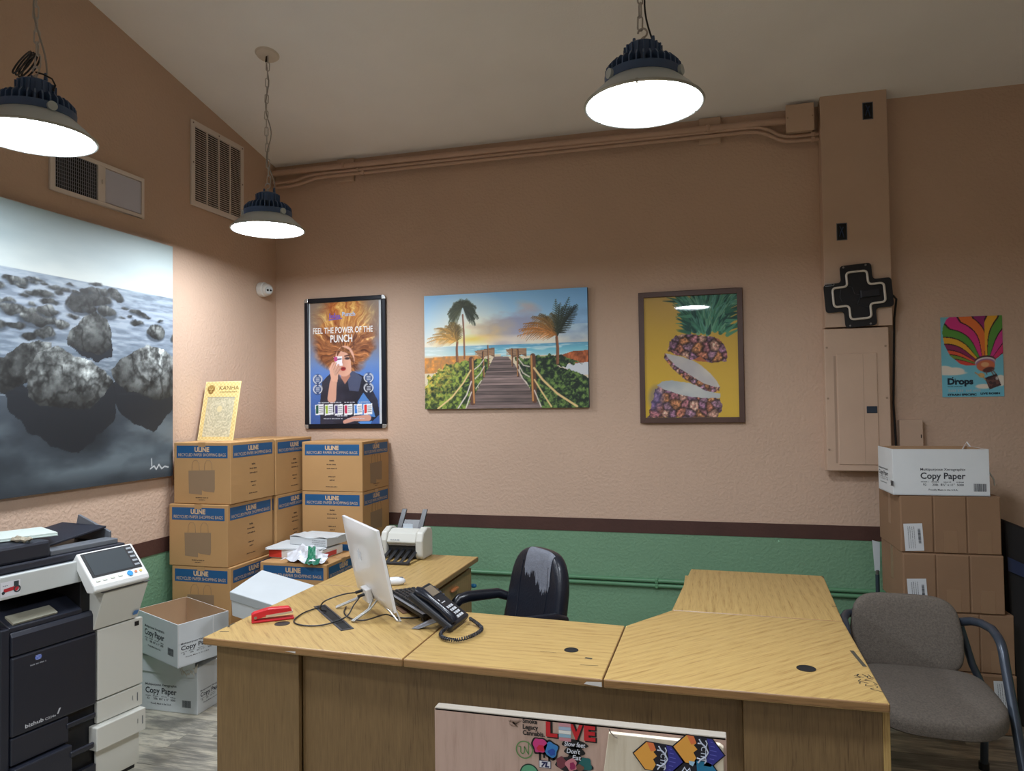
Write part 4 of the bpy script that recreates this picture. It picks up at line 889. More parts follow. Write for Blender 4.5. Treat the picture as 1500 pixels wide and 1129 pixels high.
mb = MB(); mb.add([(-.03, .003, .28), (.03, .003, .28), (.035, .125, .029), (-.035, .125, .029), (-.03, .005, .28), (.03, .005, .28), (.035, .127, .0295), (-.035, .127, .0295)], [(0, 1, 2, 3), (7, 6, 5, 4), (0, 4, 5, 1), (2, 6, 7, 3), (1, 5, 6, 2), (0, 3, 7, 4)]); mb.build('easel_strut', M('easel_card', (176, 156, 112), .7), kc)

# copy paper boxes
def cp_print(par, m, w, small=False):
    mb = MB(); s = w/.42
    if small: s = w/.30
    h = .03*s*(.72 if small else 1)
    x = -.035*s if small else 0.0
    add_text(mb, 'Copy Paper', m @ T(x, 0), h, .2*s*(.9 if small else 1), .02); add_text(mb, 'Multipurpose Xerographic', m @ T(x, h*1.35), h*.4, .2*s*(.9 if small else 1), .012)
    for k, t_ in enumerate(('92', '20lb', '8½" x 11"', '5000')):
        xx = x+(-.082+(0, .047, .102, .158)[k])*s*(.9 if small else 1); add_text(mb, t_, m @ T(xx, -h*1.15), h*.36, None, .012); smallprint(mb, m @ T(xx, -h*.6), .034*s, h*.16, k+40)
    add_text(mb, 'Proudly Made in the U.S.A.', m @ T(x, -h*1.95), h*.3, .13*s, .01)
    bx = .135*s if not small else .1*s
    mb.build('print', m_boxink, par); mb = MB(); barcode(mb, m, bx, bx+.055*s, -h*2.0, -h*.75, 3); mb.build('barcode', m_boxink, par)
def open_box(o, w, d, h, mat, inner, th=.004):
    mb = MB(); mb.box(-w/2, w/2, -d/2, d/2, 0, th)
    mb.build('bottom', mat, o)
    for nm, q in (('front_wall', (-w/2, w/2, -d/2, -d/2+th)), ('back_wall', (-w/2, w/2, d/2-th, d/2)), ('side_wall', (-w/2, -w/2+th, -d/2+th, d/2-th)), ('side_wall', (w/2-th, w/2, -d/2+th, d/2-th))):
        mb = MB(); mb.box(q[0], q[1], q[2], q[3], 0, h); ob = mb.build(nm, [mat, inner], o, bevel=.001, seg=1)
        for p in ob.data.polygons:
            c = p.center; nn = p.normal
            if (nn.x*c.x < 0 and abs(nn.x) > .9 and 'side' in nm) or (nn.y*c.y < 0 and abs(nn.y) > .9 and 'side' not in nm): p.material_index = 1
cb = thing('copy_paper_box', 'white Copy Paper box with torn lid on the floor under an open one', 'paper box', (.243, -1.285, 0))
mb = MB(); mb.box(-.21, .21, -.14, .14, 0, .245); mb.build('body', m_boxwhite, cb, bevel=.003)
cp_print(cb, face((-.02, -.14, .092), (0, -1, 0), 1, 1), .42); cp_print(cb, face((.21, .0, .085), (1, 0, 0), 1, 1), .28, True)
mb = MB(); mb.cur = 0
lp = [(-.215, .3), (.0, .298), (.12, .288), (.2, .276)]
lb = [(-.215, .212), (-.05, .206), (.08, .198), (.16, .194), (.2, .2)]
mb.add([(x, -.144, z) for x, z in lp]+[(x, -.144, z) for x, z in reversed(lb)], [tuple(range(9))]); mb.add([(x, -.147, z) for x, z in lp]+[(x, -.147, z) for x, z in reversed(lb)], [tuple(range(8, -1, -1))])
mb.add([(-.215, -.147, .3), (.2, -.147, .277), (.215, .1, .276), (-.215, .144, .3), (-.215, -.147, .297), (.2, -.147, .274), (.215, .1, .273), (-.215, .144, .297)], [(0, 1, 2, 3), (7, 6, 5, 4), (0, 4, 5, 1), (1, 5, 6, 2), (2, 6, 7, 3), (3, 7, 4, 0)])
mb.add([(-.215, -.147, .21), (-.215, .144, .21), (-.215, .144, .3), (-.215, -.147, .3)], [(0, 1, 2, 3)])
mb.build('torn_lid', m_boxwhite, cb)
mb = MB()
rg_ = random.Random(8)
for k in range(14):
    x = .1+k*.0075; mb.add([(x, -.149, .228+rg_.uniform(-.02, .02)), (x+.016, -.15, .218+rg_.uniform(-.02, .02)), (x+.01, -.13, .262+rg_.uniform(-.008, .012))], [(0, 1, 2)])
mb.build('torn_edge', M('torn_fibre', (196, 190, 178), .9), cb)
ub = thing('copy_paper_box', 'empty open white Copy Paper box tilted on top of the torn-lid box', 'paper box', (.315, -1.372, .309), rot=(math.radians(1.0), math.radians(2.0), math.radians(-21)))
open_box(ub, .42, .285, .222, m_boxwhite, m_cardin)
cp_print(ub, face((-.02, -.1425, .11), (0, -1, 0), 1, 1), .42); cp_print(ub, face((.21, .0, .085), (1, 0, 0), 1, 1), .30, True)
mb = MB(); mb.box(.2095, .2108, .05, .056, .12, .224); mb.build('strap_band', M('white_strap', (236, 238, 240), .3), ub)
mb = MB(); mb.box(.2098, .2104, -.14, .14, .118, .1195); mb.build('lid_line', M('faint_line', (176, 182, 188), .6), ub)

# plain white boxes between cartons and desk
wg_ = 'white boxes stacked left of the desk'
for k, (z, lab) in enumerate(((0, 'bottom plain white box of the stack left of the desk'), (.236, 'middle plain white box of the stack left of the desk'))):
    o = thing('white_box', lab, 'paper box', (.945, -1.36, z), math.radians(-6), wg_); mb = MB(); mb.box(-.2, .2, -.135, .135, 0, .23); mb.build('body', m_boxwhite, o, bevel=.004)
    mb = MB(); mb.box(-.202, .202, -.138, .138, .19, .235); mb.build('lid', m_boxwhite, o, bevel=.004)
P1_, P2_ = Vector((.745, -1.555, .698)), Vector((.778, -1.325, .757)); ex_ = Vector((.348, -.03, -.06)).normalized(); ey_ = (P2_-P1_).normalized(); ey_ = (ey_-ex_*ey_.dot(ex_)).normalized()
bw_, bd_, bh_ = .42, (P2_-P1_).length, .14; mt_ = basis(P2_+ex_*bw_/2-ey_*bd_/2, ex_, ey_); base_ = mt_ @ Vector((0, 0, -bh_))
o = thing('white_box', 'top plain white box tilted on the stack left of the desk', 'paper box', tuple(base_), rot=mt_.to_euler(), group=wg_)
mb = MB(); mb.box(-bw_/2+.004, bw_/2-.004, -bd_/2+.004, bd_/2-.004, 0, bh_-.002); mb.build('body', m_boxwhite, o, bevel=.004)
mb = MB(); mb.box(-bw_/2, bw_/2, -bd_/2, bd_/2, bh_-.05, bh_); mb.build('lid', M('white_lid_board', (184, 190, 193), .55, var=.03, vscale=9, bump=.08, bscale=30), o, bevel=.004)

# paper packs on the carton left of the desk
pk = thing('paper_pack', 'red-ended white pack of paper lying on the carton', 'paper pack', (.70, -.73, .7105), math.radians(-4))
mb = MB(); mb.box(-.19, .16, -.13, .13, .0, .052); mb.build('pack', M('pack_white', (226, 224, 222), .5), pk, bevel=.006)
mb = MB(); mb.box(-.1925, -.10, -.1325, .06, .004, .05); mb.build('red_end', M('pack_red', (206, 60, 46), .5), pk, bevel=.004); mb = MB(); mb.box(.08, .1615, -.1325, .06, .004, .034); mb.build('red_end', M('pack_red2', (196, 66, 66), .5), pk, bevel=.004)
sh = thing('loose_sheets', 'thin stack of loose white sheets spread over the red-ended pack', 'paper', (.69, -.72, .764), math.radians(6))
for k in range(3): mb = MB(); a_ = math.radians((0, 5, -3)[k]); mb.box(-.215, .15, -.13, .125, k*.003, k*.003+.0022, T(0, 0, 0, 0, 0, a_)); mb.build('sheet', m_paper, sh)
rm = thing('paper_ream', 'opened white ream of paper on top of the loose sheets', 'paper pack', (.73, -.655, .774), math.radians(-8))
mb = MB(); mb.box(-.14, .14, -.107, .107, 0, .048); mb.build('ream', m_paper, rm, bevel=.003)
mb = MB(); mb.grid(10, 4, lambda u, v: (-.142+.285*u, -.109+.19*v, .05+.006*math.sin(u*9+v*4)+.004*math.sin(v*11))); mb.build('torn_wrapper', M('wrapper_white', (204, 208, 210), .4), rm, smooth=True)
mb = MB(); m_ = face((.03, -.1085, .024), (0, -1, 0), 1, 1)
for k in range(3): smallprint(mb, m_ @ T(.05, .008-k*.012), .1, .005, k+60)
mb.build('small_print', M('ream_print', (128, 130, 134), .6), rm)
wr = thing('crumpled_wrapper', 'crumpled white and green paper wrapper at the edge of the carton', 'wrapper', (.81, -.925, .7115), math.radians(0))
rg_ = random.Random(12)
mb = MB(); mb.grid(9, 7, lambda u, v: (-.15+.26*u+.02*math.sin(v*5), -.05+.12*v+.015*math.sin(u*7), .004+.075*math.sin(PI*min(1, max(0, u*.9+.05)))*v+.012*math.sin(u*17+v*9)+.012)); mb.build('white_part', M('wrapper_gloss', (204, 206, 212), .35), wr)
mb = MB(); mb.grid(4, 6, lambda u, v: (.005+.05*u+.03*(1-v), -.062+.06*v, .008+.085*v+.006*math.sin(u*9+v*13))); mb.build('green_part', M('wrapper_green', (22, 116, 84), .35), wr)
mb = MB(); mb.grid(6, 3, lambda u, v: (.02+.09*u, -.068+.03*v, .006+.03*v+.006*math.sin(u*15))); mb.build('green_corner', M('wrapper_green2', (30, 104, 82), .4), wr)

# ------------------------------------------------------------------ brown cartons on the right
def brown_carton(z, h, x, y, label, lab=None, n=3, rz=0.02):
    o = thing('brown_carton', label, 'cardboard box', (x, y, z), rz, 'brown cartons stacked by the guest chair')
    w, d = .445, .42
    mb = MB(); mb.box(0, w, .004, d, 0, h); mb.build('box', m_card2, o, bevel=.004)
    for k in range(n):
        x0 = w*k/n; x1 = w*(k+1)/n
        mb = MB(); mb.box(x0+.0025, x1-.0025, -.002, .006, .004, h-.004); pn = mb.build('front_panel', m_card2, o, bevel=.004)
        mb = MB(); xc = (x0+x1)/2; mb.box(xc-.03, xc+.03, -.003, -.0015, .006, h*.4); mb.build('packing_tape', m_tape2, pn)
    mb = MB(); mb.box(.04, w-.04, d*.45, d*.45+.05, h-.0005, h+.0008); mb.box(-.0008, .002, d*.42, d*.42+.05, h*.4, h); mb.build('packing_tape', m_tape2, o)
    if lab:
        x0, x1, z0, z1 = lab; m_ = face(((x0+x1)/2, -.003, (z0+z1)/2), (0, -1, 0), 1, 1) @ T(0, 0, 0, 0, 0, .05)
        mb = MB(); rect(mb, m_, -(x1-x0)/2, (x1-x0)/2, -(z1-z0)/2, (z1-z0)/2, .0008); lb_ = mb.build('shipping_label', M('label_paper', (206, 210, 214), .5), o)
        mb = MB(); m2 = m_ @ T(0, 0, .0005, 0, 0, PI/2)
        for k in range(4): smallprint(mb, m2 @ T(.0, .022-k*.009), (z1-z0)*.8, .003, k+70)
        mb.build('small_print', m_boxink, lb_); mb = MB(); barcode(mb, m2, -(z1-z0)*.22, (z1-z0)*.3, -.032, -.02, 5, .0012); mb.build('barcode', m_boxink, lb_)
    return o
brown_carton(.857, .285, 4.003, -.70, 'top brown carton with a shipping label, open paper box standing on it', (.015, .1, .01, .145))
brown_carton(.571, .285, 4.008, -.705, 'second brown carton from the top with a shipping label, behind the guest chair', (.018, .105, .02, .16))
brown_carton(.2855, .285, 4.045, -.70, 'third brown carton down, seen behind the arm of the guest chair')
brown_carton(0, .285, 4.045, -.715, 'bottom brown carton on the floor with a label at its right end', (.345, .425, .13, .262))
rb = thing('copy_paper_box', 'open white Copy Paper box on top of the brown carton stack', 'paper box', (4.185, -.555, 1.143), math.radians(1.5))
open_box(rb, .43, .285, .228, m_boxwhite, m_cardin); cp_print(rb, face((.01, -.1425, .082), (0, -1, 0), 1, 1), .42)
cp_print(rb, face((-.215, .0, .085), (-1, 0, 0), 1, 1), .30, True)
mb = MB(); mb.tube([(.18, .12, .2), (.21, .13, .25), (.25, .1, .17), (.29, .08, .1), (.31, .07, .06), (.312, .07, .03)], .004, 6); mb.build('strap_band', M('white_strap', (236, 238, 240), .3), rb, smooth=True)
# flat black case and pole next to the stack
bk = thing('black_case', 'black padded case leaning at the right of the brown carton stack', 'case', (4.66, -.46, 0))
mb = MB(); mb.add([(-.13, -.12, 0), (.2, -.16, 0), (.2, .12, 0), (-.13, .16, 0), (-.13, -.02, 1.0), (.2, -.06, .86), (.2, .10, .86), (-.13, .14, 1.0)], [(0, 3, 2, 1), (4, 5, 6, 7), (0, 1, 5, 4), (1, 2, 6, 5), (2, 3, 7, 6), (3, 0, 4, 7)]); mb.build('shell', M('black_nylon', (30, 30, 36), .6, var=.1), bk, bevel=.01)
mb = MB(); mb.add([(-.131, -.055, .82), (.201, -.112, .66), (.201, -.114, .61), (-.131, -.062, .75)], [(0, 1, 2, 3)]); mb.add([(-.131, -.059, .82), (.201, -.116, .66), (.201, -.118, .61), (-.131, -.066, .75)], [(3, 2, 1, 0)]); mb.build('blue_stripe', M('navy_stripe', (34, 52, 96), .5), bk)
pl_ = thing('white_tipped_pole', 'thin pole with a flat white tip standing behind the desk end', 'pole', (3.985, -.235, 0))
mb = MB(); mb.cyl(.011, 0, .64, 12); mb.build('shaft', M('pole_dark', (46, 58, 66), .4), pl_, smooth=True); mb = MB(); mb.cyl(.009, .635, .665, 12); mb.build('collar', m_steel, pl_, smooth=True)
mb = MB(); mb.add([(-.013, -.004, .66), (.013, -.004, .66), (.016, -.004, .82), (-.022, -.004, .83), (-.013, .004, .66), (.013, .004, .66), (.016, .004, .82), (-.022, .004, .83)], [(0, 1, 2, 3), (7, 6, 5, 4), (0, 4, 5, 1), (1, 5, 6, 2), (2, 6, 7, 3), (3, 7, 4, 0)]); mb.build('tip', M('white_tip', (190, 198, 200), .5), pl_)

# ------------------------------------------------------------------ reception desk
OAKL, OAKD = (190, 160, 100), (140, 106, 56)
w_x = wood('oak_top_along', OAKL, OAKD, (0, 0, 0))
w_y = wood('oak_top_across', OAKL, OAKD, (0, 0, PI/2))
w_d1 = wood('oak_top_diagonal', OAKL, OAKD, (0, 0, -PI/4))
w_d2 = wood('oak_top_diagonal_left', OAKL, OAKD, (0, 0, PI/4))
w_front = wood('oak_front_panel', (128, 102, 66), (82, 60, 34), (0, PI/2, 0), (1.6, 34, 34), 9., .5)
w_edge_shade = wood('oak_edge_shaded', (150, 114, 72), (110, 78, 44), (0, 0, 0), (1.5, 30, 30), 8.)  # same oak as the tops, with the edge shade put into a darker colour
DX, DY, TZ = 2.4, -1.55, .75
dk = thing('reception_desk', 'U-shaped oak laminate reception desk with monitor and phone on it', 'desk', (DX, DY, 0))
def dp(pts): return [(x-DX, y-DY) for x, y in pts]
FL, S1, S2, FR = (1.216, -2.345), (2.058, -2.388), (2.751, -2.412), (3.575, -2.408)
g = .0012
tops = [('left_corner_top', [FL, (S1[0]-g, S1[1]), (2.06-g, -1.80), (1.80, -1.52+g), (1.215, -1.52+g)][:], w_d2),
        ('left_return_top', [(1.215, -1.52+2*g), (1.80, -1.52+2*g), (1.80, -.741), (1.215, -.735)], w_y),
        ('bridge_top', [(S1[0]+g, S1[1]), (S2[0]-g, S2[1]), (2.759-g, -1.844), (2.06+g, -1.80)], w_x),
        ('right_corner_top', [(S2[0]+g, S2[1]), FR, (3.585, -1.60-g), (2.924, -1.589-g), (2.759+g, -1.844)], w_d1),
        ('right_return_top', [(2.924, -1.587+g), (3.585, -1.60+g), (3.623, -.821), (2.984, -.805)], w_y)]
for nm, pts, mt in tops:
    mb = MB(); mb.prism(dp(pts), .722, TZ); o = mb.build(nm, [mt, w_edge_shade], dk, bevel=.006, seg=3)
    for p in o.data.polygons:
        if abs(p.normal.z) < .5: p.material_index = 1
def dbox(name, x0, x1, y0, y1, z0, z1, mat=None, parent=None, bevel=.002):
    mb = MB(); mb.box(x0-DX, x1-DX, y0-DY, y1-DY, z0, z1); return mb.build(name, mat or w_front, parent or dk, bevel=bevel)
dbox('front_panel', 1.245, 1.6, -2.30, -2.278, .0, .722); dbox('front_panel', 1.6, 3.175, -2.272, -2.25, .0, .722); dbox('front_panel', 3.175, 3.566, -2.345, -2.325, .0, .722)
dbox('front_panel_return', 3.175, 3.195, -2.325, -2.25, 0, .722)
w_side = wood('oak_side_panel', OAKL, OAKD, (0, PI/2, 0), (1.6, 34, 34), 9., .5)
dbox('end_panel', 1.245, 1.265, -2.278, -.755, .0, .722, w_side); dbox('end_panel', 3.566, 3.586, -2.345, -.835, 0, .722, w_side)
dbox('inner_panel', 2.955, 2.975, -1.55, -.835, .0, .722, w_side)
w_ped = wood('oak_pedestal', (160, 130, 86), (118, 88, 48), (0, PI/2, 0), (1.6, 34, 34), 9., .5)
pd = dbox('drawer_pedestal', 1.30, 1.745, -1.47, -.765, .03, .705, w_ped)
for (z0, z1) in ((.56, .69), (.32, .55), (.04, .31)):
    d_ = dbox('drawer', 1.745, 1.765, -1.465, -.77, z0, z1, w_ped)
    mb = MB(); yy = -1.075; mb.superell(.011, .05, .009, .6, .6, 12, 8, T(1.775-DX, yy-DY, (z0+z1)/2+.02)); mb.build('drawer_pull', M('orange_wood_pull', (196, 122, 72), .4), d_, smooth=True)
m_hole = M('cable_hole_black', (6, 6, 7), .8)
for x, y, r, nm in ((2.605, -2.169, .025, 'cable_hole'), (3.379, -2.17, .03, 'cable_hole'), (1.292, -1.94, .03, 'cable_grommet'), (1.418, -2.125, .03, 'cable_grommet')):
    mb = MB(); mb.lathe([(.0001, TZ+.0005), (r*.92, TZ+.0005), (r, TZ+.0012), (r*1.02, TZ-.001)], 28, T(x-DX, y-DY, 0)); mb.build(nm, m_hole if 'hole' in nm else M('grommet_black', (28, 27, 26), .5), dk, smooth=True)
tA, tB = Vector((1.432, -1.86, 0)), Vector((1.716, -2.14, 0)); td = (tB-tA).normalized(); tm = basis(((tA.x+tB.x)/2-DX, (tA.y+tB.y)/2-DY, TZ), td, Vector((-td.y, td.x, 0))); tl = (tB-tA).length/2
mb = MB()
for q in ((-tl, tl, -.026, -.018), (-tl, tl, .018, .026), (-tl, -tl+.01, -.018, .018), (tl-.01, tl, -.018, .018)): mb.box(q[0], q[1], q[2], q[3], -.001, .003, tm)
tr = mb.build('cable_trough', M('trough_grey', (62, 64, 70), .4, metal=.2), dk, bevel=.001)
mb = MB(); mb.box(-tl+.008, tl-.008, -.018, .018, -.0008, .0006, tm); mb.build('trough_opening', m_hole, tr)
m_scuff = M('scuff_dark', (66, 62, 50), .8); m_chip = M('chipped_white', (200, 196, 190), .8)
mb = MB(); rg_ = random.Random(4)
def streak(pts, w_):
    for (a, b) in zip(pts[:-1], pts[1:]):
        a = Vector((a[0]-DX, a[1]-DY, 0)); b = Vector((b[0]-DX, b[1]-DY, 0)); n_ = (b-a).normalized(); n_ = Vector((-n_.y, n_.x, 0))*w_/2
        mb.add([(p.x, p.y, TZ+.0006) for p in (a-n_, b-n_, b+n_, a+n_)], [(0, 1, 2, 3)])
streak([(3.552, -1.955), (3.558, -2.03), (3.565, -2.11)], .013)
for k in range(14):
    x, y = 3.545+rg_.uniform(-.022, .02), -2.17-rg_.uniform(0, .13); streak([(x, y), (x+rg_.uniform(-.012, .012), y-rg_.uniform(.004, .022)), (x+rg_.uniform(-.02, .02), y-rg_.uniform(.01, .03))], .003)
streak([(3.60, -1.22), (3.61, -1.2)], .006); streak([(3.575, -1.39), (3.605, -1.385)], .006); streak([(3.612, -.84), (3.62, -.86)], .008)
streak([(2.665, -2.235), (2.69, -2.24)], .012); streak([(1.222, -2.16), (1.224, -2.2), (1.235, -2.215)], .008); streak([(1.235, -2.27), (1.27, -2.26)], .006)
streak([(2.56, -2.21), (2.5, -2.205)], .002); streak([(2.72, -2.3), (2.66, -2.305)], .003)
mb.build('scuff_marks', m_scuff, dk)
for (x0, x1, yf, z0, z1) in ((1.585, 1.63, -2.3665, .73, .737), (2.69, 2.748, -2.4135, .727, .742)):
    mb = MB(); mb.add([(x0-DX, yf-.0006-DY, z0+.004), (x1-DX, yf-.0036*(x1-x0)/.1-.0006-DY, z0), (x1-DX, yf-.0036*(x1-x0)/.1-.0006-DY, z1), (x0-DX+.01, yf-.0006-DY, z1-.003)], [(0, 1, 2, 3)]); mb.build('edge_chip', m_chip, dk)


# ------------------------------------------------------------------ things on the desk
# stapler
m_red = M('red_stapler', (196, 30, 44), .35)
st = thing('stapler', 'red desktop stapler on the left corner of the desk', 'stapler', (1.357, -2.093, TZ+.001), math.atan2(.096, .13))
mb = MB(); mb.box(-.085, .08, -.019, .019, 0, .010); mb.build('base', m_red, st, bevel=.004)
mb = MB(); mb.prism([(-.085, .008), (-.04, .02), (.07, .03), (.072, .036), (.06, .05), (-.02, .052), (-.075, .04), (-.085, .034)], -.018, .018, basis((0, 0, 0), (1, 0, 0), (0, 0, 1))); mb.build('top_arm', m_red, st, bevel=.005)
mb = MB(); mb.prism([(-.03, .018), (.075, .027), (.075, .034), (-.03, .028)], -.0188, .0188, basis((0, 0, 0), (1, 0, 0), (0, 0, 1))); mb.build('magazine', M('magazine_steel', (206, 190, 170), .35, metal=.4), st)
mb = MB(); mb.cyl(.006, -.02, .02, 10, T(-.07, 0, .022, PI/2)); mb.build('hinge_pin', m_steel, st)

# all-in-one monitor
m_sil = M('silver_white_shell', (214, 214, 214), .3, coat=.2); m_chrome = M('chrome_wire', (186, 186, 182), .35, metal=.7)
mo = thing('desktop_monitor', 'white all-in-one monitor seen from behind on wire legs', 'monitor', (1.705, -1.868, TZ), math.radians(-45.6))
tilt = T(0, 0, .048, math.radians(12))
hw, hh = .242, .338
def backf(u, v):
    x = -hw+2*hw*u; z = hh*v; e = (1-abs(2*u-1)**4)*(1-abs(2*v-1)**6); return (x, -.006-.022*e, z)
mb = MB(); mb.grid(20, 14, backf, tilt); mb.box(-hw, hw, -.006, .006, 0, hh, tilt); bs = mb.build('back_shell', m_sil, mo, smooth=True)
mb = MB(); mb.box(-hw+.004, hw-.004, .006, .0085, .004, hh-.004, tilt); mb.build('screen', M('screen_black', (10, 11, 13), .1), mo)
mb = MB()
for dx in (-.018, .0, .018): mb.add([(dx-.006, -.0296, .185), (dx+.002, -.0296, .185), (dx+.012, -.0296, .225 if dx else .235), (dx+.004, -.0296, .225 if dx else .235)], [(0, 1, 2, 3)], tilt)
mb.build('emblem', M('emblem_silver', (236, 236, 238), .15, metal=.6), bs)
mb = MB(); mb.box(-.02, .06, -.05, -.025, .01, .07, tilt); mb.build('port_block', m_sil, bs, bevel=.004)
for sx in (-1, 1):
    mb = MB(); mb.tube([(sx*.06, .0, .075), (sx*.10, -.06, .035), (sx*.125, -.135, .006), (sx*.115, -.14, .0045), (sx*.085, -.06, .035), (sx*.03, -.01, .09)], .0042, 8); mb.build('wire_leg', m_chrome, mo, smooth=True)
mb = MB(); mb.tube([(.06, .0, .05), (.13, .02, .02), (.21, .02, .0052), (.215, .03, .005), (.12, .05, .015), (-.12, .05, .015), (-.215, .03, .005), (-.21, .02, .0052), (-.13, .02, .02), (-.06, .0, .05)], .0042, 8); mb.build('front_foot', m_chrome, mo, smooth=True)
def desk_cable(label, pts, r=.003):
    from_ = [Vector(p) for p in pts]; out = []
    for i in range(len(from_)-1):
        p0 = from_[max(i-1, 0)]; p1 = from_[i]; p2 = from_[i+1]; p3 = from_[min(i+2, len(from_)-1)]
        for k in range(6):
            t_ = k/6; out.append(.5*((2*p1)+(p2-p0)*t_+(2*p0-5*p1+4*p2-p3)*t_*t_+(3*p1-p0-3*p2+p3)*t_**3))
    out.append(from_[-1]); mb = MB(); mb.tube(out, r, 6); return tag(mb.build('monitor_cable', m_blackcord, smooth=True), label, 'cable')
desk_cable('black cable arching from the monitor back into the desk trough', [(1.66, -1.93, .84), (1.6, -1.96, .835), (1.53, -1.99, .81), (1.5, -1.97, .77), (1.51, -1.94, .755)])
desk_cable('black cable running from the monitor port across the trough to the grommet', [(1.672, -1.935, .83), (1.66, -1.98, .80), (1.65, -2.03, .765), (1.6, -2.12, .756), (1.52, -2.14, .755), (1.455, -2.1, .755), (1.43, -2.0, .755), (1.44, -1.93, .755), (1.46, -1.9, .755)])
desk_cable('black cable lying loose between the monitor legs', [(1.56, -1.86, .754), (1.6, -1.95, .754), (1.68, -2.03, .758), (1.75, -2.05, .765), (1.80, -1.98, .77), (1.84, -1.96, .755), (1.92, -1.94, .754), (1.95, -1.88, .754)])
for p in ((1.668, -1.915, .845), (1.683, -1.925, .832)):
    mb = MB(); mb.tube([(p[0]+.02, p[1]+.02, p[2]+.004), p, (p[0]-.022, p[1]-.022, p[2]-.006)], .0065, 8); pp = mb.build('plug', m_black, mo); pp.matrix_parent_inverse = mo.matrix_world.inverted() if False else (Matrix.Translation((1.705, -1.868, TZ)) @ Euler((0, 0, math.radians(-45.6))).to_matrix().to_4x4()).inverted()

# keyboard, mouse, notebook under the keyboard
kb = thing('keyboard', 'black keyboard with grey rim lying in front of the monitor', 'keyboard', (1.872, -1.80, TZ+.016), rot=(0, 0, math.radians(-44.4)))
mb = MB(); mb.box(-.215, .205, -.07, .075, 0, .018); mb.build('case', m_black, kb, bevel=.005)
mb = MB(); mb.box(-.213, .203, -.0695, -.056, .0175, .0195); mb.build('rim_strip', M('kb_grey', (132, 136, 142), .4), kb, bevel=.001)
mb = MB()
for r_ in range(6):
    n_ = 18; 
    for c_ in range(n_):
        x = -.205+c_*.0222; y = -.048+r_*.0195
        if r_ == 5 and c_ in (1, 6, 11): continue
        mb.add([(x, y, .018), (x+.0195, y, .018), (x+.0195, y+.0165, .018), (x, y+.0165, .018), (x+.003, y+.002, .025), (x+.0165, y+.002, .025), (x+.0165, y+.0145, .025), (x+.003, y+.0145, .025)], [(4, 5, 6, 7), (0, 1, 5, 4), (1, 2, 6, 5), (2, 3, 7, 6), (3, 0, 4, 7)])
k_ = mb.build('keys', M('key_black', (34, 35, 38), .45), kb); k_['kind'] = 'stuff'
for x in (-.19, .18): mb = MB(); mb.box(x-.012, x+.012, -.06, -.045, -.0155, .001); mb.build('foot', m_black, kb)
for x in (-.19, .18): mb = MB(); mb.box(x-.012, x+.012, .055, .068, -.0155, .001); mb.build('foot', m_black, kb)
mu = thing('mouse', 'white computer mouse behind the monitor edge', 'mouse', (1.60, -1.44, TZ), math.radians(20))
mb = MB(); mb.superell(.05, .03, .02, .9, .8, 20, 12, T(0, 0, .016), lambda x, y, z: (x, y, max(z, -.0155))); mb.build('shell', M('mouse_white', (226, 228, 230), .3), mu, smooth=True)
mb = MB(); mb.box(.02, .038, -.003, .003, .03, .036); mb.build('wheel', M('mouse_wheel', (120, 122, 126), .5), mu)
nb = thing('note_card', 'small brown card lying under the front of the keyboard', 'card', (1.825, -1.832, TZ), math.radians(-48)); mb = MB(); mb.box(-.055, .055, -.03, .03, 0, .003); mb.build('card', M('brown_card', (112, 78, 52), .7), nb)

# desk phone
pb, pt = Vector((2.14, -2.008, .775)), Vector((1.966, -1.962, .893))
e_ = (pt-pb).normalized(); pm_ = basis((0, 0, 0), (.06, 1, 0), e_)
ph_ = thing('desk_phone', 'black desk phone propped on its stand with handset and coiled cord', 'telephone', (2.05, -1.985, TZ))
pmw = Matrix.Translation((pb-Vector((2.05, -1.985, TZ)))) @ pm_
mb = MB(); mb.box(-.088, .088, 0, .215, -.028, .0, pmw); mb.build('body', M('phone_black', (30, 33, 40), .4), ph_, bevel=.008)
mb = MB(); mb.tube([(-.058, .012, .006), (-.058, .03, .012), (-.058, .08, .016), (-.058, .14, .016), (-.058, .185, .012), (-.058, .205, .006)], [.018, .022, .016, .016, .022, .018], 14, mat=pmw); mb.build('handset', M('handset_black', (26, 30, 40), .25), ph_, smooth=True)
mb = MB(); mb.box(-.02, .07, .15, .2, -.001, .003, pmw); mb.build('display', M('phone_display', (128, 116, 100), .3), ph_, bevel=.001)
mb = MB()
for r_ in range(4):
    for c_ in range(3): mb.box(.0+c_*.02, .014+c_*.02, .018+r_*.018, .029+r_*.018, 0, .004, pmw)
kp = mb.build('keypad', M('keypad_white', (196, 200, 206), .5), ph_); kp['kind'] = 'stuff'
mb = MB(); mb.box(-.005, .012, .118, .128, 0, .0025, pmw); mb.box(.0, .04, .105, .109, 0, .0015, pmw); mb.build('name_strip', M('strip_white', (200, 202, 206), .5), ph_)
mb = MB()
for k in range(4): mb.box(.074, .082, .13+k*.016, .14+k*.016, 0, .003, pmw)
mb.build('side_keys', M('side_key', (60, 62, 70), .5), ph_)
mb = MB(); o_ = Vector((2.05, -1.985, TZ))
a = Vector((1.955, -2.075, .751))-o_; b = Vector((2.06, -2.05, .80))-o_
mb.add([a+Vector((0, 0, 0)), a+Vector((.03, 0, 0)), b+Vector((.03, 0, -.01)), b, a+Vector((0.0, .03, 0)), a+Vector((.03, .03, 0)), b+Vector((.03, .03, -.01)), b+Vector((0, .03, 0))], [(0, 1, 2, 3), (7, 6, 5, 4), (0, 4, 5, 1), (1, 5, 6, 2), (2, 6, 7, 3), (3, 7, 4, 0)]); mb.build('stand', M('phone_stand_grey', (110, 112, 118), .4), ph_, bevel=.003)
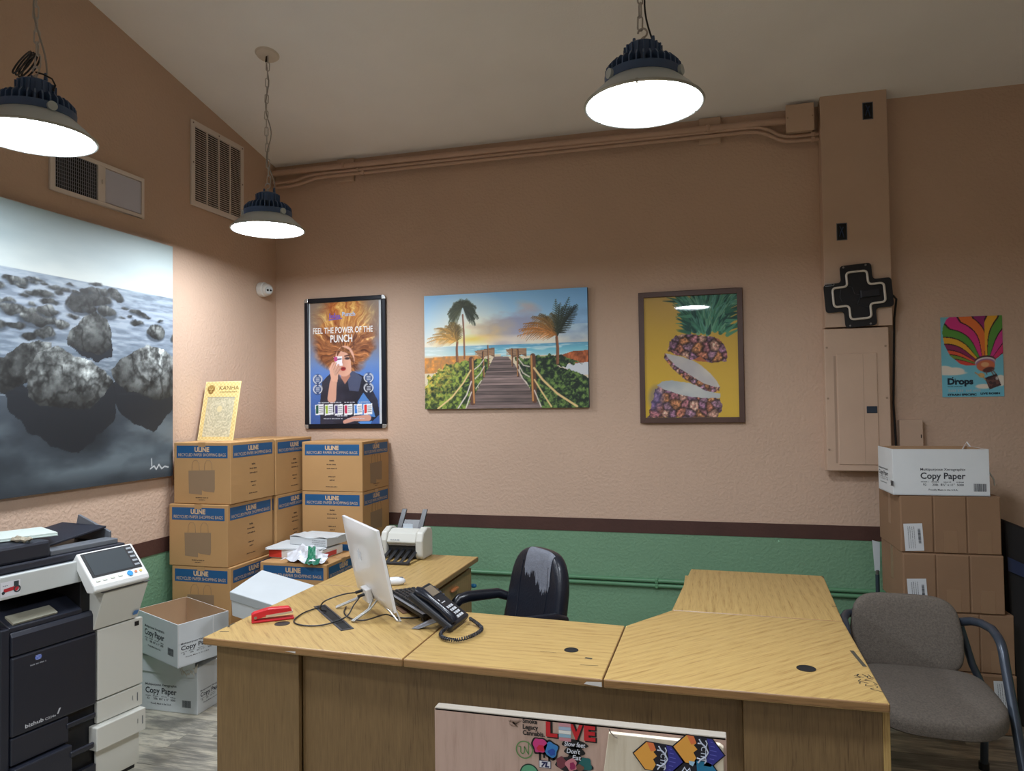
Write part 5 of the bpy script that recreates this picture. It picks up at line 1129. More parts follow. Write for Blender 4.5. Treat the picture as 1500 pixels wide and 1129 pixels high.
path = [(2.115, -2.09, .775), (2.1, -2.13, .762), (2.13, -2.18, .762), (2.185, -2.19, .762), (2.225, -2.13, .762), (2.235, -2.05, .762), (2.2, -1.99, .762), (2.16, -1.97, .775)]
pts = [];
P_ = [Vector(p)-o_ for p in path]
for i in range(len(P_)-1):
    p0 = P_[max(i-1, 0)]; p1 = P_[i]; p2 = P_[i+1]; p3 = P_[min(i+2, len(P_)-1)]
    for k in range(40):
        t_ = k/40; pts.append(.5*((2*p1)+(p2-p0)*t_+(2*p0-5*p1+4*p2-p3)*t_*t_+(3*p1-p0-3*p2+p3)*t_**3))
hel = []
for i, p in enumerate(pts[:-1]):
    d_ = (pts[i+1]-p).normalized(); s_ = d_.cross(Vector((0, 0, 1))).normalized(); u_ = s_.cross(d_); a = i*1.05; hel.append(p+(s_*math.cos(a)+u_*math.sin(a))*.0055)
mb = MB(); mb.tube(hel, .0028, 5); mb.build('coiled_cord', M('coil_black', (36, 38, 46), .4), ph_, smooth=True)

# paper folding machine on the left return
fm = thing('paper_folder', 'grey paper folding machine with raised feed arms at the desk back', 'office machine', (1.395, -.83, TZ+.001))
m_fm = M('machine_grey', (196, 196, 188), .45); m_fmd = M('machine_black', (28, 29, 34), .4)
mb = MB(); mb.prism([(-.08, .02), (-.08, .105), (-.06, .15), (0, .172), (.06, .165), (.08, .14), (.08, .0), (-.06, .0)], -.13, -.09, basis((0, 0, 0), (0, 1, 0), (0, 0, 1)) ); mb.build('side_cover', m_fm, fm, bevel=.01, seg=3)
mb = MB(); mb.prism([(-.08, .02), (-.08, .105), (-.06, .15), (0, .172), (.06, .165), (.08, .14), (.08, .0), (-.06, .0)], .085, .13, basis((0, 0, 0), (0, 1, 0), (0, 0, 1))); mb.build('side_cover', m_fm, fm, bevel=.01, seg=3)
mb = MB(); mb.prism([(-.078, .095), (-.055, .145), (0, .163), (.055, .155), (.075, .13), (.075, .08), (-.06, .08)], -.09, .085, basis((0, 0, 0), (0, 1, 0), (0, 0, 1))); tp = mb.build('top_cover', m_fm, fm, bevel=.006)
mb = MB(); smallprint(mb, basis((-.035, -.0765, .105), (1, 0, 0), (0, .4, 1)), .06, .006, 4, .003); mb.build('small_print', M('machine_print', (70, 80, 96), .5), tp)
mb = MB(); mb.box(-.09, .085, -.05, .07, .005, .08); mb.build('mouth', M('machine_dark', (14, 15, 18), .6), fm)
mb = MB(); mb.cyl(.005, -.088, .083, 10, T(0, -.056, .078, 0, PI/2)); mb.build('roller_bar', m_steel, fm, smooth=True)
for k in range(5):
    x = -.085+k*.04; mb = MB(); mb.add([(x, -.05, .05), (x+.02, -.05, .05), (x+.024, -.2, .006), (x+.004, -.2, .006), (x, -.05, .054), (x+.02, -.05, .054), (x+.024, -.2, .011), (x+.004, -.2, .011)], [(0, 1, 2, 3), (7, 6, 5, 4), (0, 4, 5, 1), (1, 5, 6, 2), (2, 6, 7, 3), (3, 7, 4, 0)]); mb.build('tray_finger', m_fmd, fm)
mb = MB(); mb.box(-.09, .105, -.215, -.195, .0, .014); mb.build('tray_lip', m_fmd, fm, bevel=.003)
mb = MB(); mb.add([(x, y, z) for x in (-.075, .075) for (y, z) in ((.03, .15), (.04, .15), (.085, .2), (.075, .2))], [(0, 1, 2, 3), (7, 6, 5, 4), (0, 4, 5, 1), (1, 5, 6, 2), (2, 6, 7, 3), (3, 7, 4, 0)]); mb.build('feed_plate', m_fmd, fm)
for x in (-.075, .055):
    mb = MB(); mb.add([(x+xx, y, z) for xx in (0, .03) for (y, z) in ((.03, .155), (.045, .155), (.12, .255), (.112, .258))], [(0, 1, 2, 3), (7, 6, 5, 4), (0, 4, 5, 1), (1, 5, 6, 2), (2, 6, 7, 3), (3, 7, 4, 0)]); mb.build('feed_arm', m_fmd, fm, bevel=.002)
mb = MB(); mb.box(-.03, .03, .02, .024, .16, .185, T(0, 0, 0)); mb.build('setting_card', M('setting_card_white', (186, 196, 206), .5), fm)
mb = MB(); mb.superell(.018, .012, .012, .8, .8, 12, 8, T(1.772-DX, -.752-DY, .585)); mb.build('blue_cap', M('blue_cap', (30, 110, 150), .4), dk, smooth=True)

# ------------------------------------------------------------------ copier
cc = Vector((.619, -2.017, 0)); ca = math.radians(9); cdv = Vector((math.sin(ca), math.cos(ca), 0)); cbk = Vector((-math.cos(ca), math.sin(ca), 0))
co = thing('copier', 'black and off-white office copier with tilted touch panel by the left wall', 'copier', tuple(cc-cdv*.29+cbk*.26), math.radians(81))
m_cb = M('copier_black', (32, 35, 46), .42); m_cw = M('copier_white', (206, 206, 198), .45); m_cd = M('copier_dark', (14, 15, 20), .55); m_cg = M('copier_grey', (96, 100, 106), .45)
def K(name, x0, x1, y0, y1, z0, z1, mat, par=None, bevel=.004):
    mb = MB(); mb.box(x0+.29, x1+.29, y0-.26, y1-.26, z0, z1); return mb.build(name, mat, par or co, bevel=bevel)
def KP(name, prof, x0, x1, mat, par=None, bevel=.004):
    """profile in (y,z) extruded along x"""
    mb = MB(); n = len(prof); mb.add([(x0+.29, y-.26, z) for y, z in prof]+[(x1+.29, y-.26, z) for y, z in prof], [tuple(range(n)), tuple(range(2*n-1, n-1, -1))]+[(i, n+i, n+(i+1) % n, (i+1) % n) for i in range(n)]); return mb.build(name, mat, par or co, bevel=bevel)
K('base_frame', -.57, .0, .02, .5, .03, .20, m_cd); K('main_body', -.575, .005, .012, .5, .2, .78, m_cd); K('left_column', -.583, -.55, -.005, .5, .03, .80, m_cb)
for x, y in ((-.53, .06), (-.05, .06), (-.53, .46), (-.05, .46)):
    mb = MB(); mb.cyl(.02, -.015, .015, 16, T(x+.29, y-.26, .02, PI/2)); mb.build('caster', m_black, co)
fd = K('front_door', -.548, -.205, -.012, .012, .392, .690, m_cb, bevel=.008); KP('tray_front', [(.012, .694), (-.012, .694), (-.012, .765), (-.002, .782), (.012, .782)], -.548, -.205, m_cb, bevel=.005)
mb = MB(); m_ = basis((-.448+.29, -.2725, .652), (1, 0, 0), (0, 0, 1)); mb.lathe([(.0001, .0006), (.013, .0006)], 18, m_ @ T(0, .012) @ Matrix.Diagonal((1, .75, 1, 1))); gl_ = mb.build('globe_mark', M('globe_blue', (58, 92, 190), .4), fd)
mb = MB()
for k in range(4): rect(mb, m_ @ T(0, .004+k*.005), -.011, .011, 0, .0012, .0009)
mb.build('globe_lines', M('globe_line_white', (200, 208, 226), .4), gl_)
mb = MB(); smallprint(mb, m_ @ T(0, -.014), .062, .006, 6); mb.build('maker_name', M('copier_name_ink', (150, 152, 160), .5), fd)
mb = MB(); m_ = basis((0, -.2725, .41), (1, 0, 0), (0, 0, 1)); add_text(mb, 'bizhub', m_ @ T(-.462+.29, 0), .014, .07, .02); add_text(mb, 'C224e', m_ @ T(-.4+.29, 0), .009, .042, .01); mb.add([(-.374+.29, .006, .0006), (-.368+.29, .006, .0006), (-.358+.29, .026, .0006), (-.366+.29, .026, .0006)], [(0, 1, 2, 3)], m_); mb.build('model_name', M('copier_model_ink', (186, 188, 194), .5), fd)
# trays with grip recesses
t1 = K('paper_tray', -.548, -.325, -.012, .012, .287, .388, m_cb, bevel=.004); KP('tray_grip', [(-.006, .335), (-.016, .342), (-.018, .358), (-.012, .362), (.0, .35), (.0, .335)], -.335, -.212, m_cb, t1)
K('tray_white_end', -.2, .016, -.008, .012, .305, .396, m_cw); 
t2 = K('paper_tray', -.548, -.325, -.035, .012, .15, .279, m_cb, bevel=.005); KP('tray_grip', [(-.02, .22), (-.04, .232), (-.042, .25), (-.034, .254), (-.01, .24), (-.01, .22)], -.335, -.235, m_cb, t2)
K('tray_white_end', -.225, .008, -.04, .012, .205, .302, m_cw)
K('paper_tray', -.548, -.205, -.01, .012, .04, .146, m_cb); K('lower_side_cover', -.2, .006, .0, .012, .055, .2, m_cw); K('white_side_door', -.2, .016, -.01, .012, .402, .694, m_cw)
for (z, y) in ((.375, -.009), (.28, -.041)):
    mb = MB(); rect(mb, basis((0, y-.26, z-.025), (1, 0, 0), (0, 0, 1)), -.012+.29, -.008+.29, -.018, .018, .0008); rect(mb, basis((0, y-.26, z-.025), (1, 0, 0), (0, 0, 1)), -.035+.29, -.0325+.29, -.008, .012, .0008); mb.build('size_mark', m_cg, co)
mb = MB(); rect(mb, basis((-.015+.29, -.2702, .672), (1, 0, 0), (0, 0, 1)), -.011, .011, -.01, .01, .0008); mb.build('black_badge', m_cd, co)
uc = KP('upper_side_cover', [(.012, .70), (-.012, .70), (-.05, .79), (-.08, .862), (.012, .862)], -.222, -.012, m_cw, bevel=.003)
sl = Vector((0, -.068, .165)).normalized(); m_ = basis((-.035+.29, -.021-.26, .72), (1, 0, 0), (0, -.46, .9)); mb = MB(); rect(mb, m_, -.012, .012, -.0, .022, .004); mb.build('blue_badge', M('badge_blue', (70, 120, 180), .5), uc)
K('cover_seam', -.23, -.01, -.086, -.07, .864, .868, m_cg, uc, bevel=0)
# tilted touch panel
cpn = KP('control_panel', [(.03, .995), (.005, 1.028), (-.105, .905), (-.112, .885), (-.095, .872), (-.06, .872)], -.285, -.03, M('panel_white', (222, 224, 222), .35), bevel=.006)
pa, pb2 = Vector((0, .005, 1.028)), Vector((0, -.105, .905)); pd_ = (pa-pb2).normalized()
m_ = basis((-.1575+.29, pb2.y-.26, pb2.z), (1, 0, 0), pd_); plen = (pa-pb2).length
mb = MB(); mb.box(-.115, .115, .038, plen-.008, 0, .002, m_); sg_ = mb.build('bezel', m_cd, cpn, bevel=.001)
mb = MB(); mb.box(-.103, .078, .046, plen-.014, .002, .0028, m_); mb.build('touch_screen', M('touch_screen', (70, 76, 80), .12), cpn)
mb = MB()
for k in range(5): add = .052+k*.021; rect(mb, m_, .086, .11, add, add+.009, .0028)
mb.build('key_symbols', M('key_symbols', (150, 156, 162), .4), sg_)
mb = MB(); mb.cyl(.0125, 0, .004, 20, m_ @ T(.045, .02, 0)); mb.build('start_button', M('start_blue', (60, 150, 210), .35), cpn, smooth=True)
for x, c in ((.074, (206, 130, 96)), (.098, (214, 190, 110))): mb = MB(); mb.cyl(.006, 0, .003, 14, m_ @ T(x, .022, 0)); mb.build('round_button', M('button_%d' % c[1], c, .4), cpn)
for x in (-.1, -.07, -.035, .0): mb = MB(); mb.box(x-.009, x+.009, .016, .024, 0, .0025, m_); mb.build('small_button', M('button_pale', (204, 208, 196), .4), cpn, bevel=.001)
# scanner, output gap, feeder
K('scanner_bezel', -.585, -.262, .0, .02, .911, .998, M('copier_bezel', (190, 194, 192), .4)); K('scanner_body', -.58, -.03, .02, .5, .91, .998, m_cg)
K('rear_column', -.58, -.01, .36, .5, .78, .91, m_cd); K('side_pillar', -.262, -.205, .01, .36, .78, .91, m_cd); K('left_post', -.582, -.56, .01, .3, .78, .80, m_cd)
KP('output_tray', [(.0, .782), (.0, .80), (.1, .845), (.34, .865), (.34, .782)], -.55, -.262, m_cb, bevel=.003); KP('paper_stop', [(.012, .803), (.006, .812), (.03, .823), (.06, .834), (.06, .828)], -.53, -.36, M('tray_grey_beige', (150, 148, 132), .5), bevel=0)
m_ = basis((-.552+.29, -.2602, .95), (1, 0, 0), (0, 0, 1)); mb = MB(); rect(mb, m_, -.03, .042, -.028, .028, .0006); stk = mb.build('picture_sticker', M('sticker_white', (214, 214, 220), .4), co)
mb = MB(); mb.add([(-.02, -.012, .001), (.02, -.008, .001), (.02, .006, .001), (-.018, .002, .001)], [(0, 1, 2, 3)], m_); mb.lathe([(.0001, .0012), (.011, .0012)], 14, m_ @ T(.026, -.002)); mb.build('red_vehicle', M('sticker_red', (176, 40, 52), .4), stk)
mb = MB(); mb.lathe([(.0085, .0014), (.0135, .0014)], 14, m_ @ T(.03, -.006)); mb.lathe([(.0001, .0014), (.006, .0014)], 12, m_ @ T(-.02, -.012)); rect(mb, m_, .018, .036, .006, .024, .0013); smallprint(mb, m_ @ T(-.012, .012), .02, .003, 3, .001); mb.build('dark_print', M('sticker_dark', (48, 56, 62), .5), stk)
K('feeder_lid', -.575, -.04, .03, .48, 1.0, 1.03, m_cb, bevel=.006); K('feeder_unit', -.575, -.365, .04, .46, 1.03, 1.10, m_cb, bevel=.012)
K('feeder_side', -.36, -.06, .05, .13, 1.03, 1.052, m_cg, bevel=.004)
mb = MB(); mb.add([(x+.29, y-.26, z) for x, y, z in ((-.36, .14, 1.055), (-.05, .14, 1.10), (-.05, .44, 1.10), (-.36, .44, 1.055), (-.36, .14, 1.045), (-.05, .14, 1.09), (-.05, .44, 1.09), (-.36, .44, 1.045))], [(0, 1, 2, 3), (7, 6, 5, 4), (0, 4, 5, 1), (1, 5, 6, 2), (2, 6, 7, 3), (3, 7, 4, 0)]); mb.build('document_tray', m_cb, co, bevel=.003)
KP('side_guide', [(.12, 1.03), (.12, 1.075), (.33, 1.14), (.36, 1.03)], -.052, -.04, m_cg, bevel=.002)
fo = thing('grey_folder', 'grey-green folder lying on top of the copier feeder', 'folder', tuple(cc-cdv*.42+cbk*.24+Vector((0, 0, 1.103))), rot=(0, math.radians(0), math.radians(60)))
mb = MB(); mb.box(-.16, .16, -.11, .12, 0, .004); mb.build('cover', M('folder_green_grey', (168, 182, 176), .5), fo, bevel=.001)
mb = MB(); mb.box(-.15, .155, -.105, .115, .004, .012, T(0, 0, 0, 0, 0, .06)); mb.build('inner_sheets', M('folder_sheets', (186, 196, 190), .6), fo)
clp = thing('crumpled_note', 'crumpled beige note lying on the copier feeder edge', 'note', tuple(cc-cdv*.45+cbk*.09+Vector((0, 0, 1.113)))); mb = MB(); mb.superell(.05, .018, .006, .8, .8, 14, 8, None, lambda x, y, z: (x, y, z+.004*math.sin(x*190)+.004*math.cos(y*260))); mb.build('paper', M('note_beige', (150, 142, 124), .7), clp)

# ------------------------------------------------------------------ office chair behind the desk
m_lea = M('black_leather', (26, 30, 40), .36, bump=.12, bscale=90); m_worn = M('worn_grey_lining', (112, 116, 126), .8, var=.12, vscale=40, bump=.2, bscale=120); m_arm = M('black_arm', (22, 25, 34), .3)
oc2 = thing('office_chair', 'worn black leather office chair with peeling backrest behind the desk', 'office chair', (2.09, -1.405, 0), math.radians(143-90))
# local: chair faces -y after rotation => local -y = facing
FACE = Vector((-.70, -.715, 0)); oc2.rotation_euler = (0, 0, math.atan2(FACE.y, FACE.x)+PI/2)
def bwarp(x, y, z):
    t_ = (z+.29)/.58; x2 = x*(1-.2*max(0, t_-.55)**1.4*2); return (x2, y+.10*(x2/.24)**2*-.35+.03*math.sin(t_*PI)-.06*(t_-.5)*-1, z)
bt = T(0, .235, .638, math.radians(-6))
mb = MB(); mb.superell(.235, .055, .27, .55, .62, 36, 20, bt, bwarp); bk_ = mb.build('backrest', m_lea, oc2, smooth=True)
def fr(x, z):  # front surface of the backrest cushion
    q = max(1-(abs(z)/.27)**3.636, 0)**.887-(abs(x)/.235)**3.226; return -.055*max(q, 0)**.31
mb = MB()
def seamline(xs):
    mb.tube([bt @ Vector(bwarp(x, fr(x, z)-.001, z)) for x, z in xs], .003, 6)
seamline([(-.12, .2), (-.125, .1), (-.12, 0), (-.105, -.12), (-.085, -.22)]); seamline([(.125, .2), (.13, .1), (.125, 0), (.11, -.12), (.09, -.22)]); mb.build('seam_piping', m_lea, bk_, smooth=True)
mb = MB(); rg_ = random.Random(6); nx, nz = 60, 40; keep = {}; jag = [.15-.04*math.sin(PI*i/nx)+rg_.uniform(-.02, .02)+(.035 if 14 < i < 26 else 0)-.045*(i > 36) for i in range(nx+1)]
for i in range(nx+1):
    for j in range(nz+1):
        x = -.10+.25*i/nx; lim = .27*(1-((abs(x)/.235)**3.226)**(1/.887))**(1/3.636)-.0012; z = jag[i]+(lim-jag[i])*(1-(1-j/nz)**2); keep[i, j] = bt @ Vector(bwarp(x, fr(x, z)-.0022, z+.0012))
mb.add([keep[i, j] for j in range(nz+1) for i in range(nx+1)], [(j*(nx+1)+i, j*(nx+1)+i+1, (j+1)*(nx+1)+i+1, (j+1)*(nx+1)+i) for j in range(nz) for i in range(nx)]); mb.build('worn_patch', m_worn, bk_, smooth=True)
mb = MB(); mb.superell(.235, .215, .05, .5, .5, 32, 14, T(0, .02, .44)); mb.build('seat', m_lea, oc2, smooth=True)
for sx in (-1, 1):
    mb = MB(); X_ = sx*.268; mb.tube([(X_*.9, .24, .62), (X_, .17, .645), (X_, .0, .652), (X_, -.05, .645), (X_, -.085, .615), (X_, -.09, .57), (X_, -.06, .47), (X_*.9, -.02, .41), (X_*.5, .0, .40)], [.022, .026, .028, .028, .027, .025, .022, .02, .018], 12); mb.build('armrest', m_arm, oc2, smooth=True)
mb = MB(); mb.cyl(.028, .1, .40, 16); mb.build('gas_lift', m_black, oc2, smooth=True)
for k in range(5):
    a = k*2*PI/5+.3; mb = MB(); mb.tube([(.03*math.cos(a), .03*math.sin(a), .11), (.3*math.cos(a), .3*math.sin(a), .07)], [.025, .016], 10); lg = mb.build('base_leg', m_black, oc2, smooth=True)
    mb = MB(); mb.cyl(.028, -.012, .012, 16, T(.3*math.cos(a), .3*math.sin(a), .028, PI/2, 0, a)); mb.build('caster', m_black, lg)
mb = MB(); mb.tube([(0, .08, .41), (0, .26, .40), (0, .3, .46), (0, .29, .6)], .016, 8); mb.build('back_bracket', m_black, oc2, smooth=True)

# ------------------------------------------------------------------ guest chair
m_fab = M('brown_grey_fabric', (102, 94, 86), .95, var=.22, vscale=140, bump=.3, bscale=220); m_tube = M('slate_tube', (64, 72, 84), .3, metal=.3)
gc = thing('guest_chair', 'taupe fabric guest chair with dark tube arms at the end of the desk', 'chair', (3.925, -1.37, 0), math.radians(-3))
def swarp(x, y, z):
    t_ = (y+.27)/.54; return (x*(1.0 if t_ > .3 else 1-.25*((.3-t_)/.3)**2), y, z-.03*max(0, .35-t_)/.35)
mb = MB(); mb.superell(.25, .27, .048, .45, .5, 40, 14, T(0, -.05, .42), swarp); mb.build('seat', m_fab, gc, smooth=True)
def gwarp(x, y, z): return (x*(1-.1*max(0, z)/.17), y-.35*(x*x), z)
mb = MB(); mb.superell(.222, .038, .165, .45, .42, 40, 16, T(-.03, .23, .59, math.radians(-9)), gwarp); mb.build('backrest', m_fab, gc, smooth=True)
for sx in (-1, 1):
    X_ = sx*.285
    mb = MB(); mb.tube([(sx*.2, .275, .64), (sx*.235, .255, .652), (X_-sx*.02, .22, .655), (X_, .15, .652), (X_, .08, .642), (X_, .04, .628), (X_, .015, .6), (X_, -.0, .565), (X_, -.08, .42), (X_, -.2, .195), (X_, -.28, .02)], .018, 12); mb.build('arm_leg', m_tube, gc, smooth=True)
    mb = MB(); mb.tube([(sx*.2, .285, .62), (sx*.24, .28, .46), (X_-sx*.01, .24, .36), (X_-sx*.005, .3, .02)], .016, 10); mb.build('back_leg', m_tube, gc, smooth=True)
    mb = MB(); mb.tube([(X_, -.085, .40), (sx*.2, -.06, .375), (sx*.1, -.03, .37)], .014, 8); mb.build('seat_rail', m_tube, gc, smooth=True)
    for y in (-.285, .303): mb = MB(); mb.cyl(.021, 0, .03, 12, T(X_ if y < 0 else X_-sx*.005, y, 0)); mb.build('foot_cap', m_black, gc)
mb = MB(); mb.box(-.2, .2, -.2, .15, .365, .378); mb.build('seat_pan', m_black, gc)

# ------------------------------------------------------------------ wooden boards with stickers in front
w_ply = wood('pale_ply', (204, 176, 162), (182, 152, 138), (0, PI/2, 0), (1, 9, 9), 4., .4, .2, .6)
w_ply2 = wood('pale_ply_light', (232, 222, 202), (214, 200, 176), (0, PI/2, 0), (1, 9, 9), 4., .4, .2, .6)
bd1 = thing('sticker_board', 'upright plywood panel covered in stickers standing before the desk', 'wooden board', (2.80, -3.19, 0))
mb = MB(); mb.box(-.309, .311, -.0, .012, 0, .951); mb.build('panel', w_ply, bd1, bevel=.001)
mb = MB(); mb.box(-.309, .311, .0, .026, .945, .9525); mb.box(-.309, .311, .012, .026, 0, .945); mb.build('edge_strip', M('maple_edge', (150, 142, 130), .6), bd1, bevel=.002)
bd2 = thing('leaning_board', 'pale wooden board with hexagon stickers leaning on the sticker panel', 'wooden board', (2.98, -3.21, 0))
mb = MB(); mb.prism([(-.24, 0), (.125, 0), (.125, .94), (.118, .945), (-.101, .945)], 0, .012, basis((0, .012, 0), (1, 0, 0), (0, 0, 1))); mb.build('panel', w_ply2, bd2, bevel=.0015)
bm1 = basis((0, -.0004, 0), (1, 0, 0), (0, 0, 1))
# photo pixel -> board plane helper values (x offset from board origin, z)
def sx_(u, v):
    a = (u-634)/431; s__ = a*1.604/(1.441*(1-a)+1.604*a)
    return (s__*.621-.309, .951-((v-1038)-(u-634)*.109)/ (1056/1.52)*1.0)
def SM(u, v): a, b = sx_(u, v); return basis((a, -.0006, b), (1, 0, 0), (0, 0, 1))
def sticker(name, mat, builder, u, v, par=bd1): mb = MB(); builder(mb, SM(u, v)); return mb.build(name, mat, par)
sb_ = M('sticker_black', (26, 24, 26), .4); s_red = M('sticker_love_red', (200, 36, 46), .4); s_gr = M('sticker_green', (98, 140, 84), .4)
sticker('shop_sticker', sb_, lambda mb, m: [add_text(mb, t_, m @ T(w_/2-.024, .0-.0125*k), .0095, w_, .03) for k, (t_, w_) in enumerate((('Smoke', .032), ('Legacy', .034), ('Cannabis.', .048)))], 780, 1062)
sticker('torn_residue', M('residue_brown', (150, 124, 108), .8), lambda mb, m: [mb.add([(rg2.uniform(-.018, .018), rg2.uniform(-.01, .01), .0004), (rg2.uniform(-.018, .018), rg2.uniform(-.01, .01), .0004), (rg2.uniform(-.018, .018), rg2.uniform(-.01, .01), .0004)], [(0, 1, 2)], m) for rg2 in [random.Random(k) for k in range(9)]], 754, 1061)
for t_, x_, w_ in (('L', -.04, .026), ('V', .0125, .029), ('E', .041, .025)):
    mb = MB(); m_ = SM(836, 1081); add_text(mb, t_, m_ @ T(x_, -.004), .028, w_, .09); ls_ = mb.build('love_shadow_letter', sb_, bd1)
    mb = MB(); m_ = SM(834, 1080); add_text(mb, t_, m_ @ T(x_, -.004), .028, w_-.001, .05, 0, .001); mb.build('love_letter', s_red, bd1)
for k, c in enumerate(((206, 150, 160), (170, 190, 214), (236, 236, 232), (150, 186, 206), (206, 140, 150))):
    mb = MB(); rect(mb, SM(826, 1076), -.013, .013, .014-.0075*k, .021-.0075*k, .0011); mb.build('flag_stripe', M('flag_%d' % k, c, .4), bd1)
mb = MB(); m_ = SM(766, 1100); mb.lathe([(.0165, .0006), (.019, .0006)], 32, m_); 
for a, b in (((-.013, .006), (-.008, .006)), ((-.008, .006), (-.008, -.006)), ((-.008, -.006), (-.004, -.009)), ((-.004, -.009), (.0, -.006)), ((0, -.006), (0, .007)), ((0, .007), (.009, -.009)), ((.009, -.009), (.009, .018))):
    va, vb = Vector((*a, 0)), Vector((*b, 0)); n_ = (vb-va).normalized(); n_ = Vector((-n_.y, n_.x, 0))*.0011; mb.add([(p.x, p.y, .0007) for p in (va-n_, vb-n_, vb+n_, va+n_)], [(0, 1, 2, 3)], m_)
mb.build('ring_sticker', s_gr, bd1)
def blob(cx, cy, rx, ry, m, mb, seed, n=26, wob=.12, lift=.0006):
    r = random.Random(seed); ph = [r.uniform(0, 6) for _ in range(3)]
    pts = [(cx+rx*math.cos(a)*(1+wob*math.sin(3*a+ph[0])+wob*.6*math.sin(5*a+ph[1])), cy+ry*math.sin(a)*(1+wob*math.sin(4*a+ph[2])), lift) for a in [2*PI*i/n for i in range(n)]]
    mb.add(pts, [tuple(range(n))], m)
mb = MB(); m_ = SM(797, 1098); blob(-.012, .004, .019, .019, m_, mb, 1); blob(.012, -.002, .018, .02, m_, mb, 2)
for x, l in ((-.012, .026), (-.003, .02), (.008, .028), (.018, .022)): mb.add([(x-.003, 0, .0006), (x+.003, 0, .0006), (x+.002, -l, .0006), (x-.002, -l, .0006)], [(0, 1, 2, 3)], m_)
mb.build('drip_sticker', sb_, bd1)
for (cx, cy, c, sd) in ((-.012, .005, (206, 60, 130), 1), (.012, -.001, (60, 130, 196), 2)):
    mb = MB(); blob(cx, cy, .015, .0155, m_, mb, sd, lift=.001); mb.build('drip_colour', M('drip_%d' % c[0], c, .4), bd1)
    mb = MB(); blob(cx+.002, cy-.005, .008, .007, m_, mb, sd+4, lift=.0013); mb.build('drip_shade', M('dripb_%d' % c[0], (206, 40, 70) if c[0] > 100 else (40, 80, 170), .4), bd1)
mb = MB(); m_ = SM(796, 1121); rect(mb, m_, -.013, .013, -.008, .008, .0004); mb.build('number_sticker', M('number_blue', (40, 46, 92), .4), bd1); mb = MB(); rect(mb, m_, -.0118, .0118, -.0068, .0068, .0007); mb.build('number_field', M('number_white', (226, 226, 232), .4), bd1); mb = MB(); add_text(mb, '7L', m_ @ T(0, -.0048), .0096, .018, .06, .25, .001); mb.build('number_text', M('number_blue', (40, 46, 92), .4), bd1)
mb = MB(); m_ = SM(773, 1135); mb.lathe([(.0001, .0005), (.021, .0005)], 32, m_); gs = mb.build('green_disc_sticker', M('disc_dark', (28, 60, 50), .4), bd1); mb = MB(); mb.lathe([(.0001, .0009), (.0185, .0009)], 32, m_); mb.build('green_disc_field', M('disc_green', (96, 166, 128), .4), bd1)
mb = MB(); m_ = SM(840, 1100)
for k, (y, wd) in enumerate(((.012, .05), (-.003, .04), (-.016, .028))): blob(.0, y, wd*.55, .0095, m_, mb, k+9, wob=.06)
mb.build('slogan_backing', sb_, bd1); mb = MB()
for k, (t_, y, x, wd) in enumerate((('Slow feet', .007, 0, .044), ("Don't", -.0075, -.003, .028), ('Eat', -.02, .004, .018))): add_text(mb, t_, m_ @ T(x, y), .0095, wd, .02, .15, .001)
mb.build('slogan_text', M('slogan_white', (214, 218, 230), .4), bd1)
m_ = SM(838, 1120)
for (cx, cy, rx, ry, c, sd) in ((-.002, -.002, .04, .016, (36, 32, 38), 3), (-.026, 0, .011, .012, (120, 60, 70), 4), (.026, .003, .013, .014, (36, 104, 104), 5), (-.004, -.002, .012, .013, (206, 130, 140), 6), (-.002, -.004, .006, .008, (150, 40, 90), 7), (.014, -.006, .008, .007, (120, 84, 70), 8)):
    mb = MB(); blob(cx, cy, rx, ry, m_, mb, sd, lift=.0004+.0003*sd-.0008); mb.build('figure_patch', M('patch_%d' % sd, c, .4), bd1)
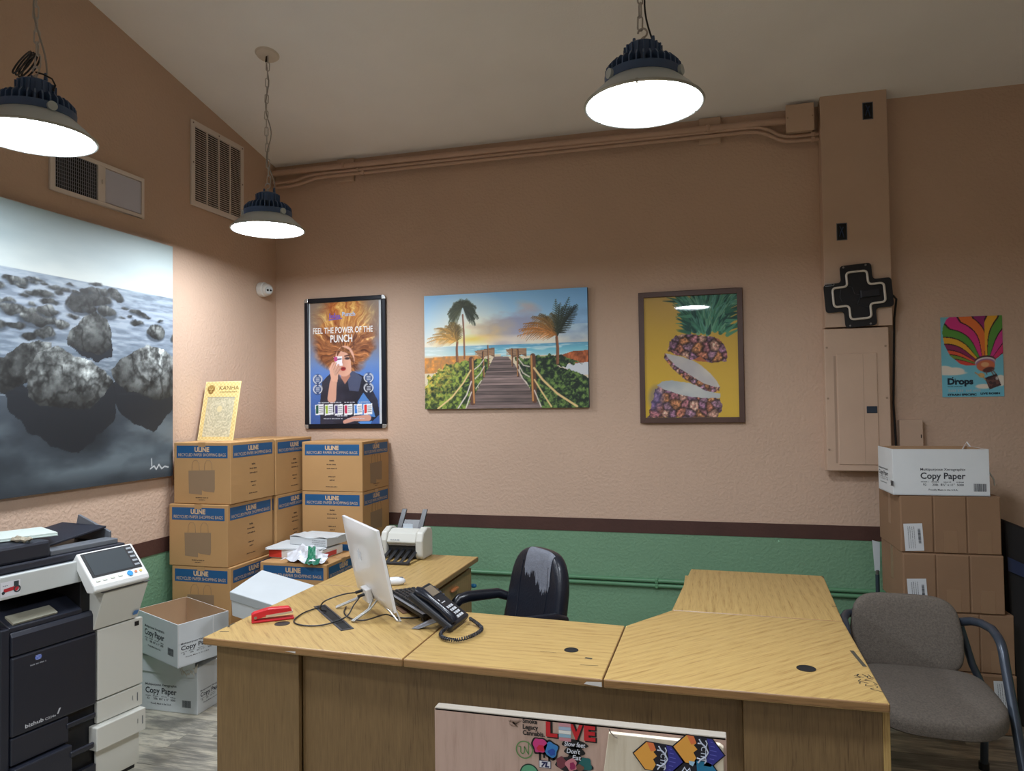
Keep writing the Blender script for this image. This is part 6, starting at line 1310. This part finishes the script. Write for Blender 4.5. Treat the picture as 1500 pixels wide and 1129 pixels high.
# hexagon stickers on the leaning board
def HM(u, v): a, b = sx_(u, v); return basis((a+2.80-2.98, -.0006, b), (1, 0, -.03), (0, 0, 1))
def hexs(u, v, kind, sz=.0515):
    m = HM(u, v) @ T(0, 0, 0, 0, 0, -.04); P6 = [(-1, 0), (-.52, .52), (.5, .52), (1, 0), (.5, -.52), (-.52, -.52)]
    P6 = [(-1.0, .0), (-.5, .56), (.5, .56), (1.0, .0), (.5, -.56), (-.5, -.56)]
    mb = MB(); mb.add([(x*sz, y*sz, .0005) for x, y in P6], [tuple(range(6))], m); hx = mb.build('hexagon_sticker', M('hex_outline', (30, 30, 44), .35), bd2)
    s2 = sz*.94; parts = []
    if kind == 0:
        mb = MB(); mb.add([(x*s2, y*s2, .0009) for x, y in ((-1, 0), (-.5, .56), (-.22, .56), (-.1, .3), (-.2, .2), (-.05, .05), (-.2, -.1), (-.08, -.3), (-.2, -.56), (-.5, -.56))], [tuple(range(10))], m); mb.build('orange_field', M('hex_orange', (244, 176, 78), .4), hx)
        mb = MB(); mb.add([(x*s2, y*s2, .001) for x, y in ((-.5, .56), (-.22, .56), (-.1, .3), (-.3, .2))], [(0, 1, 2, 3)], m); mb.build('red_glow', M('hex_red', (238, 128, 76), .4), hx)
        mb = MB(); mb.add([(x*s2, y*s2, .0009) for x, y in ((.3, .56), (.5, .56), (1, 0), (.5, -.56), (.22, -.56), (.35, -.2), (.42, .1))], [tuple(range(7))], m); mb.build('blue_field', M('hex_blue', (56, 58, 150), .4), hx)
        mb = MB()
        for k in range(6): y = -.42+k*.17; mb.add([(x*s2, yy*s2, .0012) for x, yy in ((.45, y), (.75-abs(y)*.5, y-.01), (.75-abs(y)*.5, y+.02), (.45, y+.035))], [(0, 1, 2, 3)], m)
        mb.build('blue_lines', M('hex_lightblue', (100, 104, 200), .4), hx)
        mb = MB(); add_text(mb, 'CTM', m @ T(.1*s2, -.08*s2, .0006, 0, 0, -PI/2), .2*s2, None, .01); 
        for sy in (-1, 1):
            pts = [(.38, 0), (.28, .2), (.1, .33), (.0, .48)]; mb.tube([m @ Vector((x*s2, sy*y*s2, .0012)) for x, y in pts], .0016, 4); mb.tube([m @ Vector((x*s2, sy*y*s2, .0012)) for x, y in ((.28, .2), (.32, .36), (.26, .46))], .0013, 4); mb.tube([m @ Vector((x*s2, sy*y*s2, .0012)) for x, y in ((.12, .32), (-.05, .3))], .0013, 4)
        mb.build('antler_print', M('hex_white', (214, 222, 240), .4), hx)
    else:
        mb = MB(); mb.add([(x*s2, y*s2, .0009) for x, y in ((-.05, .56), (.5, .56), (1, 0), (.5, -.56), (-.1, -.56), (.2, -.2), (.0, .1))], [tuple(range(7))], m); mb.build('blue_field', M('hex_sky', (40, 130, 176), .4), hx)
        mb = MB(); mb.add([(x*s2, y*s2, .0012) for x, y in ((.1, -.5), (.2, -.1), (.45, .05), (.7, .05), (.6, -.3), (.4, -.56))], [tuple(range(6))], m); mb.add([(x*s2, y*s2, .0012) for x, y in ((-.35, .5), (-.1, .5), (-.18, .3), (-.32, .36))], [(0, 1, 2, 3)], m); mb.build('pale_field', M('hex_pale', (176, 214, 240), .4), hx)
        mb = MB(); mb.tube([m @ Vector((x*s2, y*s2, .0012)) for x, y in ((-.6, .0), (-.5, .2), (-.4, .05), (-.3, .2), (-.25, .0))], .0016, 4); mb.build('white_lines', M('hex_white', (214, 222, 240), .4), hx)
hexs(964, 1104, 0); hexs(1023, 1095, 0); hexs(1020, 1127, 1)
mb = MB(); m_ = HM(897, 1072); mb.tube([m_ @ Vector(p) for p in ((-.006, .012, .001), (-.002, .004, .001), (.006, -.003, .001), (.012, -.005, .001))], .0012, 5); mb.build('crack', M('crack_grey', (120, 108, 98), .7), bd2)

# small print stays joined: it is too fine to pick apart
for o in bpy.data.objects:
    if o.name.startswith('small_print'): o['kind'] = 'stuff'
